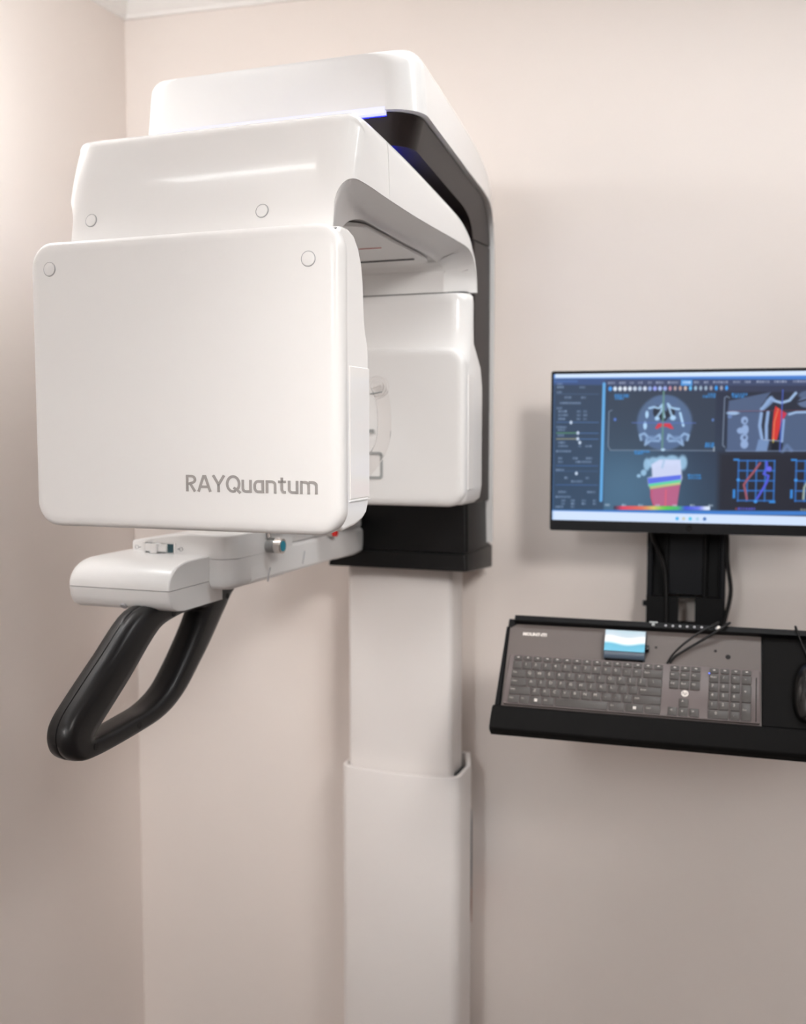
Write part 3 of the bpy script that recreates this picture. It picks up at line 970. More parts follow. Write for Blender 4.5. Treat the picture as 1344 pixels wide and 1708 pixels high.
mp('tray_bracket', mbox(-.06, .048, 1.985, 2.33, 1.032, 1.058), M['mount'], bevel=.004)
mp('vesa_plate', mbox(-.065, .05, 2.236, 2.248, 1.39, 1.51), M['mount2'], bevel=.002)

TILT = rad(50); TYAW = rad(-2.2)
Rt = Matrix.Rotation(TYAW, 4, 'Z') @ Matrix.Rotation(TILT, 4, 'X')
TM = Matrix.Translation((-.325, 1.855, 1.0)) @ Rt         # tray frame: u along, v up the slope, n out of the face
MI = Matrix.Translation((-.006, YB, 1.16)).inverted()


def tf(me, M4):
    me.transform(M4)
    return me


TL = MI @ TM
tray = mp('keyboard_tray', tf(box(-.012, .66, -.052, .1815, -.014, -.0035), TL), M['mount2'], bevel=.002)
tray['label'] = 'long black keyboard tray tilted towards the viewer'
bm = bmesh.new()
pts = [(-.0005, -.002), (.4475, -.002), (.4455, .170), (.006, .168), (-.0065, .158)]
add_loft(bm, [[(u, v, -.0035) for u, v in pts], [(u, v, 0) for u, v in pts]])
tp = mp('grey_top_plate', tf(to_mesh(bm), TL), M['tray'], tray)
tp['label'] = 'grey steel plate under the keyboard'
mp('back_lip', tf(box(.002, .66, .170, .1815, -.004, .012), TL), M['mount2'], tray, bevel=.001)
mp('side_lip', tf(loft([[(-.012, -.002, -.012), (-.004, -.002, -.012), (-.004, -.002, .003), (-.012, -.002, .003)], [(-.0125, .160, -.012), (-.0085, .160, -.012), (-.0085, .160, .003), (-.0125, .160, .003)]]), TL), M['mount2'], tray)
pr = mp('palm_rest', tf(loft([[(u, v, n) for v, n in ((-.054, -.014), (-.054, .004), (-.050, .010), (-.030, .0125), (-.010, .0115), (-.004, .006), (-.003, -.004))] for u in (-.0145, .665)]), TL), M['pad'], tray, bevel=.002, segs=2)
pr['label'] = 'black padded palm rest along the front'
mp('mouse_pad', tf(box(.449, .655, -.001, .169, -.0035, .001), TL), M['pad'], tray, bevel=.001, segs=2)
bm = bmesh.new()
text_bm(bm, 'MOUNT-IT!', .0088, lambda x, y, d: (.0425 + x, .1475 + y, .0001 + d), bold=.0004)
mp('printed_name', tf(to_mesh(bm), TL), M['whiteprint'], tray)['label'] = 'white printed words MOUNT-IT!'
for u, v, r in ((.3689, .1362, .0026), (.3906, .1258, .0045), (.2656, .1361, .0024)):
    bm = bmesh.new(); add_cyl(bm, (u, v, -.001), (u, v, .0005), r, n=18)
    mp('screw_hole', tf(to_mesh(bm), TL), M['hole'], tray)
for k in range(8):
    u = .281 + k * .0126
    bm = bmesh.new(); add_cyl(bm, (u, .1755, .011), (u, .1755, .0135), .0022, n=12)
    mp('lip_screw', tf(to_mesh(bm), TL), M['print'], tray)
bm = bmesh.new(); add_cyl(bm, (.373, .1765, .011), (.373, .1765, .0145), .0032, n=14)
mp('lip_screw', tf(to_mesh(bm), TL), M['whiteprint'], tray)
bm = bmesh.new()
add_box(bm, .2515, .2665, .1795, .1825, .008, .0135)
add_cyl(bm, (.2588, .1755, .011), (.2588, .1755, .0145), .003, n=14)
mp('lip_clamp', tf(to_mesh(bm), TL), M['greyplastic'], tray)

# ------------------------------------------------------------------ keyboard
kb = empty('keyboard', TM.translation)
kb.matrix_world = TM
tag(kb, 'dark grey full-size computer keyboard lying on the tilted tray', 'keyboard')
kbody = link('keyboard_body', loft([[(u, v, 0.0002) for u, v in rr(.003, .4445, .0002, .1008, .003, 3)], [(u, v, .0055) for u, v in rr(.003, .4445, .0002, .1008, .003, 3)],
                                    [(u, v, .0066) for u, v in rr(.0042, .4433, .0014, .0996, .003, 3)]]), M['kbody'], kb)
bm = bmesh.new(); add_box(bm, .4375, .4392, .002, .085, .0063, .0070)
link('side_groove', to_mesh(bm), M['hole'], kb)
PU = .0181; PV = .0172
rows = [
    ('fn', [(k, 1, '') for k in ['Esc', 'F1', 'F2', 'F3', 'F4', 'F5', 'F6', 'F7', 'F8', 'F9', 'F10', 'F11', 'F12', '', '']]),
    ('', [('`', 1, ''), ('1', 1, ''), ('2', 1, ''), ('3', 1, ''), ('4', 1, ''), ('5', 1, ''), ('6', 1, ''), ('7', 1, ''), ('8', 1, ''), ('9', 1, ''), ('0', 1, ''), ('-', 1, ''), ('=', 1, ''), ('Back', 2, '')]),
    ('', [('Tab', 1.5, '')] + [(c, 1, '') for c in 'QWERTYUIOP[]'] + [('\\', 1.5, '')]),
    ('', [('Caps', 1.75, '')] + [(c, 1, '') for c in "ASDFGHJKL;'"] + [('Enter', 2.25, '')]),
    ('', [('Shift', 2.25, '')] + [(c, 1, '') for c in 'ZXCVBNM,./'] + [('Shift', 2.75, '')]),
    ('', [('Ctrl', 1.25, ''), ('Fn', 1.0, ''), ('#', 1.25, ''), ('Alt', 1.25, ''), (' ', 5.25, ''), ('Alt', 1.6, ''), ('#', 1.8, ''), ('Ctrl', 1.6, '')]),
]
keycache = {}
nkeys = [0]


def key(u0, u1, v0, v1, legend, small=False):
    g = .0011
    wd, ht = (u1 - u0) - 2 * g, (v1 - v0) - 2 * g
    bm = bmesh.new()
    r = .0016
    base_ = rr(-wd / 2, wd / 2, -ht / 2, ht / 2, r, 3)
    top_ = [(a * (1 - .0018 / wd), b * (1 - .0018 / ht) + .0002) for a, b in base_]
    hh = .0016 if small else .0030
    add_loft(bm, [[(a, b, 0) for a, b in base_], [(a, b, hh * .8) for a, b in base_], [(a, b, hh) for a, b in top_]])
    if legend and legend.strip():
        if legend == '#':
            for a in (-1, 1):
                for b in (-1, 1):
                    add_box(bm, a * .0014 - .0012, a * .0014 + .0012, b * .0014 - .0012, b * .0014 + .0012, hh, hh + .00015, mi=1)
        else:
            n = len(legend)
            sz = .0078 if n == 1 else .0048
            px_, py_ = (-wd * .12 if n == 1 else -wd / 2 + .0022, ht * .10)
            text_bm(bm, legend, sz, lambda x, y, d: (px_ + x, py_ + y, hh + d), depth=.00012, mi=1, align='CENTER' if n == 1 else 'LEFT')
    me = to_mesh(bm)
    o = link('key', me, [M['key'], M['legend'] if legend != '#' else M['whiteprint']], kb, smooth=30)
    o.location = ((u0 + u1) / 2, (v0 + v1) / 2, .0064)
    nkeys[0] += 1
    return o


U0 = .0105


def fkey(u0, u1, v0, v1):
    g = .0012
    hh = .0018
    cu, cv = (u0 + u1) / 2, (v0 + v1) / 2
    b = rr(u0 + g - cu, u1 - g - cu, v0 + g * .5 - cv, v1 - g - cv, .0022, 4)
    bm = bmesh.new()
    add_loft(bm, [[(a, c, 0) for a, c in b], [(a, c, hh) for a, c in b]])
    add_box(bm, -.002, .002, .0004, .0016, hh, hh + .00012, mi=1)
    o = link('key', to_mesh(bm), [M['key'], M['whiteprint']], kb, smooth=30)
    o.location = (cu, cv, .0064)
    nkeys[0] += 1


vtop = .0985
fh = .0105
# main block
vr = [None] + [vtop - fh - .0012 - PV * k for k in range(6)]
for c in range(15):
    fkey(U0 + PU * c, U0 + PU * (c + 1), vtop - fh, vtop)
for ri in range(1, 6):
    u = U0
    v1 = vtop - fh - .001 - PV * (ri - 1); v0 = v1 - PV
    for lg, wdt, _ in rows[ri][1]:
        key(u, u + PU * wdt, v0, v1, lg)
        u += PU * wdt
# navigation block
UN = .2920
for c in range(3):
    fkey(UN + PU * c, UN + PU * (c + 1), vtop - fh, vtop)
for ri, lab in ((1, ['Ins', 'Hm', 'PU']), (2, ['Del', 'End', 'PD'])):
    v1 = vtop - fh - .001 - PV * (ri - 1)
    for c in range(3):
        key(UN + PU * c, UN + PU * (c + 1), v1 - PV, v1, lab[c])
v1 = vtop - fh - .001 - PV * 3
key(UN + PU, UN + 2 * PU, v1 - PV, v1, '^')
v1 -= PV
for c, lg in enumerate('<v>'):
    key(UN + PU * c, UN + PU * (c + 1), v1 - PV, v1, lg)
# number block
UP = .3590
for c in range(4):
    fkey(UP + PU * c, UP + PU * (c + 1), vtop - fh, vtop)
np_ = [['Num', '/', '*', '-'], ['7', '8', '9', None], ['4', '5', '6', None], ['1', '2', '3', None]]
for ri, rw in enumerate(np_):
    v1 = vtop - fh - .001 - PV * ri
    for c, lg in enumerate(rw):
        if lg:
            key(UP + PU * c, UP + PU * (c + 1), v1 - PV, v1, lg)
v1 = vtop - fh - .001
key(UP + 3 * PU, UP + 4 * PU, v1 - 3 * PV, v1 - PV, '+')
key(UP + 3 * PU, UP + 4 * PU, v1 - 5 * PV, v1 - 3 * PV, 'Ent')
key(UP, UP + 2 * PU, v1 - 5 * PV, v1 - 4 * PV, '0')
key(UP + 2 * PU, UP + 3 * PU, v1 - 5 * PV, v1 - 4 * PV, '.')
# round emblem between the blocks
bm = bmesh.new()
add_cyl(bm, (.3203, .0455, .0064), (.3203, .0455, .0068), .0062, n=32)
em = link('round_emblem', to_mesh(bm), M['whiteprint'], kb)
em['label'] = 'white round emblem'
bm = bmesh.new()
text_bm(bm, 'hp', .0095, lambda x, y, d: (.3203 + x + y * .25, .0458 + y, .0068 + d), depth=.00015)
link('emblem_letters', to_mesh(bm), M['kbody'], em)
bm = bmesh.new(); add_cyl(bm, (.360, .0865, .0094), (.360, .0865, .0102), .0014, n=12)
link('indicator_light', to_mesh(bm), mat('blue_indicator', (90, 110, 200), .4, emit=(90, 120, 255), estr=.8, noise=(40, .02)), kb)


# keyboard cable: two strands from the back of the keyboard over the lip
def tw(u, v, n):
    return TM @ Vector((u, v, n))


def cable(name, pts, r, label, group=None, sub=8):
    o = link(name, tube(pts, r, sub=sub), M['cable'])
    tag(o, label, 'cable', group)
    return o


def lc(pts, r, parent, name='cable'):
    return link(name, tube(pts, r), M['cable'], parent)


kc = empty('keyboard_cable', tw(.289, .104, .003))
tag(kc, 'thin black doubled cable from the keyboard over the back lip of the tray', 'cable')
kci = Matrix.Translation(-tw(.289, .104, .003))
for pts_, r_ in (([(.2865, .1035, .003), (.298, .120, .012), (.318, .140, .019), (.345, .164, .021), (.366, .178, .018), (.372, .192, .006), (.36, .205, -.03)], .0019),
                 ([(.2915, .1055, .003), (.302, .120, .004), (.332, .143, .006), (.362, .162, .014), (.385, .179, .017), (.392, .192, .006), (.38, .205, -.03)], .0023)):
    link('cable_strand', tf(tube([tw(*q) for q in pts_], r_, sub=8), kci), M['cable'], kc)

# ------------------------------------------------------------------ mouse
mo = empty('computer_mouse')
mo.matrix_world = TM @ Matrix.Translation((.5275, .064, .001))
tag(mo, 'glossy black computer mouse at the edge of the tray', 'mouse')


def mouse_ring(t):
    # t from 0 (front, up the slope) to 1 (back)
    y = .056 * math.cos(math.pi * t)
    wv = .0315 * math.sin(math.pi * t) ** .55 * (1 + .06 * math.sin(math.pi * (t - .5)))
    hv = (.012 + .022 * math.sin(math.pi * min(1, t * .9 + .12))) * math.sin(math.pi * max(.02, min(.98, t))) ** .45
    out = []
    for k in range(17):
        a = math.pi * k / 16
        out.append((wv * math.cos(a), y, .001 + hv * math.sin(a) ** .8))
    return out


rings = [mouse_ring(.02 + .96 * i / 22) for i in range(23)]
link('mouse_body', loft(rings), M['mouse'], mo, smooth=70)
bm = bmesh.new(); add_cyl(bm, (-.004, .030, .029), (.004, .030, .029), .008, n=20)
link('scroll_wheel', to_mesh(bm), M['pad'], mo)
lc([(0, .054, .006), (-.004, .066, .006), (-.012, .088, .004), (-.021, .110, .012), (-.0245, .122, .014), (-.024, .128, .0), (-.02, .135, -.04)], .0019, mo)

# ------------------------------------------------------------------ small shiny gadget on the tray
def gadget_reflection_mat():  # lamp reflection painted as wavy bands that also emit a little
    m = bpy.data.materials.new('painted_blue_white_reflection'); m.use_nodes = True
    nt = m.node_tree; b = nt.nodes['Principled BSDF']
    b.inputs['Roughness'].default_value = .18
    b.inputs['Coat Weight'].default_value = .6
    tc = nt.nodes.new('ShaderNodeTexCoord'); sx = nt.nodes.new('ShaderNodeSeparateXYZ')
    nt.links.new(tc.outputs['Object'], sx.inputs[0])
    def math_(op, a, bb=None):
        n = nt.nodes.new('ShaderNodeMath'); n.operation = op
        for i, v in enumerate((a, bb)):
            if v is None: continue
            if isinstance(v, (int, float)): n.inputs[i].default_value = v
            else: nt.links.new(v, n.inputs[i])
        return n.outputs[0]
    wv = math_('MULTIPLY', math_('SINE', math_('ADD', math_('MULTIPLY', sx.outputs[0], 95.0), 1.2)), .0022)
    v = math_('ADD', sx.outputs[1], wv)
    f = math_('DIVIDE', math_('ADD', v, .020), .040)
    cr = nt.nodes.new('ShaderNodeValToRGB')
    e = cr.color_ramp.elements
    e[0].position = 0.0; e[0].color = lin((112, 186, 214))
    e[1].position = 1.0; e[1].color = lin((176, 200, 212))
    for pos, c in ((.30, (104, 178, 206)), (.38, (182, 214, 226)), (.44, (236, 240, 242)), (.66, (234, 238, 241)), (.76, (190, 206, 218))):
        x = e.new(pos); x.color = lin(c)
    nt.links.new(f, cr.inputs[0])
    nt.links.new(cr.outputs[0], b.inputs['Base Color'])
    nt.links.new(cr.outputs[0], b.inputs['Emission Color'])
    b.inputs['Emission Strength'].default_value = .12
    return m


gd = empty('shiny_gadget')
gd.matrix_world = TM @ Matrix.Translation((.2113, .1345, .0005))
tag(gd, 'small boxy gadget with painted, faintly glowing blue-and-white reflection above the keyboard', 'gadget')
GW = .0365
sec = [(-.030, .0), (-.030, .009), (-.026, .013), (-.020, .0155), (-.018, .016), (.018, .020), (.023, .019), (.025, .015), (.025, 0)]
link('gadget_body', loft([[(x, v, n) for v, n in sec] for x in (-GW, GW)]), mat('slate_grey_gadget_plastic', (74, 88, 104), .35, noise=(40, .04)), gd, bevel=.0012, segs=2)
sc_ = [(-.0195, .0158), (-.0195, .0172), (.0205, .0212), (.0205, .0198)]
link('gadget_painted_top', loft([[(x, v, n) for v, n in sc_] for x in (-GW + .0006, GW - .0006)]), gadget_reflection_mat(), gd)
link('gadget_foot', box(-GW + .003, GW - .003, -.0325, -.026, .0, .0065), M['logo'], gd)
bm = bmesh.new(); add_cyl(bm, (GW, -.006, .007), (GW + .006, -.006, .007), .0065, n=18)
link('side_knob', to_mesh(bm), M['logo'], gd)

# ------------------------------------------------------------------ monitor
mon = empty('monitor', (-.003, 2.20, 1.4537))
tag(mon, 'black flat computer monitor on the wall showing dental scan images', 'monitor')
MX0, MX1, MZ0, MZ1 = -.279, .279, -.1635, .1635
MFY = 2.17 - 2.20


def frame_ring(o, i, y0, y1):
    bm = bmesh.new()
    a = rr(*o, .004, 3); b = rr(*i, .0015, 3)
    add_loft(bm, [[(x, y0, z) for x, z in b], [(x, y0, z) for x, z in a], [(x, y1, z) for x, z in a], [(x, y1, z) for x, z in b]], cap=False, closed=True)
    return to_mesh(bm)


SX0, SX1, SZ0, SZ1 = -.2745, .2745, -.1420, .1575
link('monitor_frame', frame_ring((MX0, MX1, MZ0, MZ1), (SX0, SX1, SZ0, SZ1), MFY, MFY + .012), M['bezel'], mon)
link('monitor_back', loft([[(x, MFY + .012, z) for x, z in rr(MX0 + .002, MX1 - .002, MZ0 + .002, MZ1 - .002, .006, 4)], [(x, MFY + .024, z) for x, z in rr(MX0 + .006, MX1 - .006, MZ0 + .006, MZ1 - .006, .01, 4)],
                           [(x, MFY + .050, z) for x, z in rr(-.17, .17, -.11, .09, .02, 4)], [(x, MFY + .062, z) for x, z in rr(-.15, .15, -.09, .07, .02, 4)]]), M['bezel'], mon)
bm = bmesh.new()
add_cyl(bm, (0, MFY + .001, -.1528), (0, MFY - .0008, -.1528), .0062, n=28)
lg = link('monitor_emblem', to_mesh(bm), M['logo'], mon)
bm = bmesh.new()
text_bm(bm, 'hp', .0098, lambda x, y, d: (x + y * .25, MFY - .0008 - d, -.1526 + y), depth=.0003)
link('emblem_letters', to_mesh(bm), M['bezel'], lg)


# screen picture: drawn on a fine grid, in a flat coordinate system 1344 x 908 spread over the glass
def draw_screen(NW, NH):
    u = (np.arange(NW + 1) / NW)[None, :]; v = (np.arange(NH + 1) / NH)[:, None]
    X = 66 + 1345 * u + 0 * v
    top = 75 - 25 * u; bot = 815 + 26 * u
    Y = bot + (top - bot) * v
    img = np.zeros((NH + 1, NW + 1, 3))

    def sm(d, s):
        return np.clip(.5 - d / s, 0, 1)

    def blend(a, c):
        c = np.array(c, float)
        img[:] = img * (1 - a[..., None]) + c * a[..., None]

    def rect(x0, y0, x1, y1, c, s=3, al=1.0):
        d = np.maximum(np.maximum(x0 - X, X - x1), np.maximum(y0 - Y, Y - y1))
        blend(sm(d, s) * al, c)

    def ell(cx, cy, rx, ry, c, s=.12, al=1.0, hole=None):
        q = np.sqrt(((X - cx) / rx) ** 2 + ((Y - cy) / ry) ** 2)
        a = sm(q - 1, s)
        if hole:
            a = a * (1 - sm(q - hole, s))
        blend(a * al, c)

    def seg(pts, wd, c, s=3, al=1.0):
        a = np.zeros_like(X)
        for (x0, y0), (x1, y1) in zip(pts[:-1], pts[1:]):
            dx, dy = x1 - x0, y1 - y0; L2 = dx * dx + dy * dy + 1e-9
            t = np.clip(((X - x0) * dx + (Y - y0) * dy) / L2, 0, 1)
            d = np.hypot(X - x0 - t * dx, Y - y0 - t * dy)
            a = np.maximum(a, sm(d - wd / 2, s))
        blend(a * al, c)

    def poly(pts, c, s=3, al=1.0):
        ins = np.zeros_like(X, bool); dm = np.full_like(X, 1e9)
        n = len(pts)
        for i in range(n):
            (x0, y0), (x1, y1) = pts[i], pts[(i + 1) % n]
            cnd = ((y0 > Y) != (y1 > Y))
            xi = (x1 - x0) * (Y - y0) / ((y1 - y0) + 1e-9) + x0
            ins ^= cnd & (X < xi)
            dx, dy = x1 - x0, y1 - y0; L2 = dx * dx + dy * dy + 1e-9
            t = np.clip(((X - x0) * dx + (Y - y0) * dy) / L2, 0, 1)
            dm = np.minimum(dm, np.hypot(X - x0 - t * dx, Y - y0 - t * dy))
        d = np.where(ins, -dm, dm)
        blend(sm(d, s) * al, c)

    rng = np.random.default_rng(5)

    def words(x, y, wd, hgt, c, al=.8):
        x0 = x
        while x0 < x + wd:
            ww = rng.uniform(5, 12)
            rect(x0, y - hgt / 2 + rng.uniform(-1, 1), min(x0 + ww, x + wd), y + hgt / 2, c, 5, al * rng.uniform(.6, 1))
            x0 += ww + 3

    # backgrounds, with bluish viewing glare painted into the gradient
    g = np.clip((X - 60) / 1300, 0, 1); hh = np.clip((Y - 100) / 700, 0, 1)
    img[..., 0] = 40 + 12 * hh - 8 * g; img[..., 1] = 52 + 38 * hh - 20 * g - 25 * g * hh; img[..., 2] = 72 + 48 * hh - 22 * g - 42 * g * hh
    glare = np.exp(-(((X - 430) / 260) ** 2 + ((Y - 650) / 260) ** 2)); blend(glare * .75, (78, 112, 138))
    rect(66, 110, 322, 770, (46, 62, 84), 10, .8)
    rect(900, 150, 1420, 470, (34, 38, 50), 8, .7)
    rect(870, 470, 1420, 780, (31, 30, 38), 30, .85)
    # title bars
    rect(60, 92, 1420, 128, (52, 74, 120), 10)
    rect(60, 40, 1420, 96, (64, 118, 196), 6)
    poly([(72, 72), (1420, 44), (1420, 74), (72, 94)], (208, 226, 250), 8)
    rect(66, 104, 185, 116, (70, 108, 170), 8, .6)
    rect(320, 100, 1420, 128, (58, 64, 92), 8, .8)
    rect(320, 128, 1420, 160, (52, 58, 84), 8, .7)
    tx = [(335, 35), (390, 30), (440, 20), (480, 22), (528, 18), (566, 38), (622, 50), (746, 24), (792, 20), (834, 72), (928, 32), (980, 30), (1034, 58), (1114, 56), (1198, 106)]
    for x, wd in tx:
        words(x, 118 - (x - 300) * .013, wd, 11, (176, 184, 205), .75)
    rect(684, 100, 738, 130, (70, 140, 210), 5); words(692, 113, 40, 11, (225, 235, 250), .9)
    for k, x in enumerate(range(346, 900, 24)):
        c = [(60, 150, 235), (214, 226, 240), (220, 230, 240), (225, 232, 242), (214, 226, 240), (196, 208, 224), (170, 190, 215), (205, 215, 232), (140, 165, 215), (150, 160, 235), (170, 190, 235), (150, 165, 225), (190, 130, 150), (170, 150, 150), (180, 150, 140), (200, 180, 170), (90, 180, 235), (150, 180, 200), (150, 170, 190), (150, 170, 190), (150, 150, 165), (50, 150, 235), (150, 150, 165)][k % 23]
        ell(x, 147 - (x - 346) * .012, 9 if k < 12 else 7, 12, c, .7)
    # side panel
    seg([(316, 122), (309, 715)], 15, (92, 162, 218), 5)
    for y, xs_ in ((124, [(82, 28)]), (140, [(84, 32), (196, 26)]), (165, [(82, 26)]), (192, [(122, 32), (204, 22)]), (220, [(98, 104)]), (246, [(82, 26)]), (262, [(92, 44), (184, 18), (216, 18)]),
                   (281, [(92, 46), (184, 18), (216, 18)]), (300, [(92, 34), (184, 18), (216, 16)]), (342, [(82, 50)]), (356, [(90, 36)]), (384, [(90, 30)]), (420, [(92, 36)]), (438, [(92, 48), (194, 12), (228, 30)]),
                   (464, [(82, 74)]), (500, [(94, 18), (166, 24), (232, 30)]), (518, [(94, 22), (180, 78)]), (560, [(82, 42)]), (600, [(126, 16), (232, 14)]), (618, [(160, 56)]), (672, [(96, 40), (240, 40)]),
                   (697, [(82, 76)]), (716, [(112, 18), (160, 18), (214, 20), (270, 14)]), (732, [(112, 16), (160, 18), (214, 20), (270, 14)]), (748, [(82, 40), (160, 16)])):
        for x, wd in xs_:
            words(x, y, wd, 10, (150, 172, 205), .65)
    for y, c in ((317, (80, 120, 180)), (372, (80, 120, 180)), (402, (80, 120, 180)), (538, (70, 108, 170)), (566, (66, 92, 130)), (636, (70, 108, 170)), (174, (70, 92, 128))):
        seg([(84, y), (290, y)], 4, c, 4, .7)
    seg([(84, 372), (190, 371)], 6, (80, 130, 90), 4, .9); seg([(84, 402), (190, 401)], 6, (150, 140, 100), 4, .8)
    for x, y in ((155, 318), (190, 371), (190, 401), (200, 420), (185, 577)):
        ell(x, y, 7, 9, (190, 205, 225), .5)
    # axial slice
    rect(338, 160, 850, 458, (52, 62, 76), 12, .55)
    ell(610, 318, 132, 140, (88, 112, 150), .10, .75)
    ell(610, 330, 122, 122, (78, 100, 138), .10, .6)
    ell(610, 200, 62, 24, (76, 98, 136), .3, .5)
    bone = (168, 204, 236)
    ell(575, 262, 20, 30, (34, 40, 54), .25); ell(640, 262, 20, 30, (34, 40, 54), .25); ell(606, 282, 22, 26, (30, 36, 48), .25)
    seg([(537, 244), (560, 238), (582, 244), (600, 225), (604, 262), (610, 290)], 10, bone, 7, .95)
    seg([(625, 222), (640, 240), (660, 246), (678, 248)], 11, bone, 7, .95)
    seg([(600, 230), (592, 262), (572, 290)], 10, bone, 7, .9); seg([(628, 232), (640, 270), (652, 294)], 10, bone, 7, .9)
    ell(575, 296, 11, 10, bone, .5); ell(650, 292, 14, 13, bone, .5)
    ell(526, 276, 8, 19, bone, .5); ell(518, 332, 9, 20, bone, .5); seg([(684, 268), (700, 332)], 12, bone, 6)
    poly([(582, 318), (636, 318), (656, 348), (640, 348), (620, 338), (594, 338), (574, 350), (566, 344)], (205, 52, 66), 6)
    for sgn in (-1, 1):
        f = lambda x: 610 + sgn * (x - 610)
        seg([(f(500), 405), (f(494), 380), (f(515), 372), (f(535), 392), (f(560), 398), (f(588), 378), (f(592), 400)], 11, (150, 182, 220), 8, .9)
        seg([(f(530), 395), (f(520), 430), (f(545), 408), (f(585), 410)], 11, (150, 182, 220), 8, .85)
        ell(f(552), 395, 28, 14, (104, 130, 170), .4, .6)
    seg([(604, 158), (602, 455)], 9, (96, 140, 126), 5, .85)
    seg([(455, 318), (758, 318)], 5, (84, 106, 176), 4, .8)
    seg([(356, 255), (342, 262), (340, 436), (352, 458), (846, 458)], 5, (130, 145, 165), 4, .7)
    seg([(846, 440), (846, 458)], 8, (160, 170, 180), 4, .8)
    for x, y, wd, hgt in ((368, 182, 70, 16), (370, 196, 44, 10), (812, 172, 36, 10), (788, 184, 60, 12), (806, 424, 40, 14), (804, 436, 42, 12), (468, 464, 74, 10), (470, 474, 40, 9)):
        words(x, y, wd, hgt, (52, 140, 220), .9)
    ell(372, 302, 7, 8, (80, 112, 190), .5); ell(838, 302, 6, 8, (80, 112, 170), .5); ell(606, 454, 10, 7, (170, 200, 225), .5)
    # sagittal slice
    poly([(906, 262), (910, 205), (1100, 160), (1060, 230), (1056, 262)], (78, 94, 126), 8, .9)
    poly([(906, 262), (1060, 262), (1056, 460), (906, 460)], (74, 90, 122), 6)
    poly([(1166, 262), (1420, 250), (1420, 460), (1160, 460)], (72, 88, 118), 8)
    ell(1284, 175, 60, 24, (84, 100, 132), .3, .9); ell(1262, 212, 40, 26, (96, 112, 146), .25, .9); seg([(1225, 210), (1330, 172)], 7, (24, 24, 32), 5)
    rect(908, 258, 960, 280, (60, 66, 90), 6, .6); ell(930, 267, 30, 10, (150, 178, 214), .5); ell(916, 284, 10, 10, (100, 124, 170), .5)
    for x, y, rx, ry in ((984, 304, 16, 20), (968, 356, 18, 16), (988, 350, 16, 26), (984, 392, 18, 20), (986, 425, 18, 22)):
        ell(x, y, rx, ry, (140, 164, 204), .4)
    ell(986, 390, 7, 9, (84, 100, 132), .5); ell(986, 308, 6, 8, (84, 100, 132), .5)
    seg([(1060, 246), (1085, 215), (1100, 190), (1120, 205), (1150, 214), (1185, 202), (1212, 165)], 14, (150, 178, 214), 7)
    poly([(1054, 256), (1080, 200), (1105, 178), (1122, 200), (1100, 225), (1070, 254)], (130, 158, 200), 8, .85)
    seg([(1060, 268), (1054, 330), (1066, 400)], 15, (138, 166, 208), 8); seg([(1090, 262), (1084, 330), (1086, 405)], 15, (138, 166, 208), 8)
    poly([(1050, 400), (1100, 400), (1090, 460), (1038, 460)], (110, 136, 178), 8)
    poly([(1122, 230), (1174, 268), (1150, 320), (1134, 402), (1110, 402), (1112, 320), (1116, 262)], (206, 46, 42), 5)
    poly([(1160, 262), (1174, 268), (1150, 320), (1140, 360)], (190, 44, 90), 6, .7)
    seg([(1136, 244), (1120, 310), (1117, 400)], 5, (226, 150, 90), 5, .7)
    seg([(1118, 400), (1116, 422)], 6, (216, 190, 70), 4); rect(1110, 415, 1140, 455, (14, 16, 26), 8, .9)
    seg([(1162, 300), (1156, 410)], 12, (128, 158, 206), 6); seg([(1072, 402), (1160, 408)], 4, (160, 176, 200), 3, .8)
    seg([(1154, 150), (1148, 460)], 6, (70, 92, 190), 4, .85)
    seg([(908, 258), (1420, 248)], 3, (150, 70, 76), 3, .6)
    seg([(1186, 272), (1215, 262), (1320, 258), (1344, 300)], 12, (150, 178, 214), 6); seg([(1344, 360), (1324, 400), (1350, 440), (1372, 420), (1360, 380), (1344, 360)], 14, (190, 214, 244), 6)
    seg([(1160, 460), (1180, 430), (1200, 455)], 16, (100, 122, 164), 10, .7)
    for x, y, wd, hgt in ((922, 172, 72, 13), (924, 184, 58, 12)):
        words(x, y, wd, hgt, (52, 140, 220), .9)
    seg([(912, 190), (900, 182), (890, 190), (886, 430), (896, 440)], 5, (140, 156, 176), 4, .7)
    seg([(902, 450), (902, 460), (1420, 456)], 5, (120, 138, 170), 4, .7)
    # airway volume
    for x, y, rx, ry in ((530, 530, 16, 32), (560, 520, 26, 28), (600, 512, 30, 26), (650, 508, 34, 26), (700, 520, 22, 38), (515, 572, 14, 16), (492, 588, 10, 9)):
        ell(x, y, rx, ry, (150, 190, 220), .5, .9)
    poly([(552, 530), (590, 505), (690, 505), (700, 600), (690, 630), (540, 640), (535, 598), (556, 590)], (206, 212, 240), 10, .95)
    seg([(612, 510), (604, 545)], 10, (160, 190, 220), 8, .8)
    poly([(535, 600), (694, 582), (694, 606), (540, 630)], (76, 96, 220), 6, .9)
    poly([(540, 630), (693, 607), (692, 622), (544, 644)], (80, 206, 150), 6, .95)
    poly([(544, 642), (692, 620), (691, 634), (548, 658)], (190, 196, 120), 7, .9)
    poly([(548, 656), (691, 632), (678, 742), (566, 742), (552, 700)], (184, 92, 128), 7, .95)
    seg([(624, 660), (622, 740)], 7, (220, 90, 110), 5, .8); seg([(556, 660), (552, 690), (566, 740)], 7, (200, 70, 96), 6, .6)
    words(726, 584, 60, 10, (52, 140, 220), .8); words(728, 598, 62, 10, (52, 140, 220), .8)
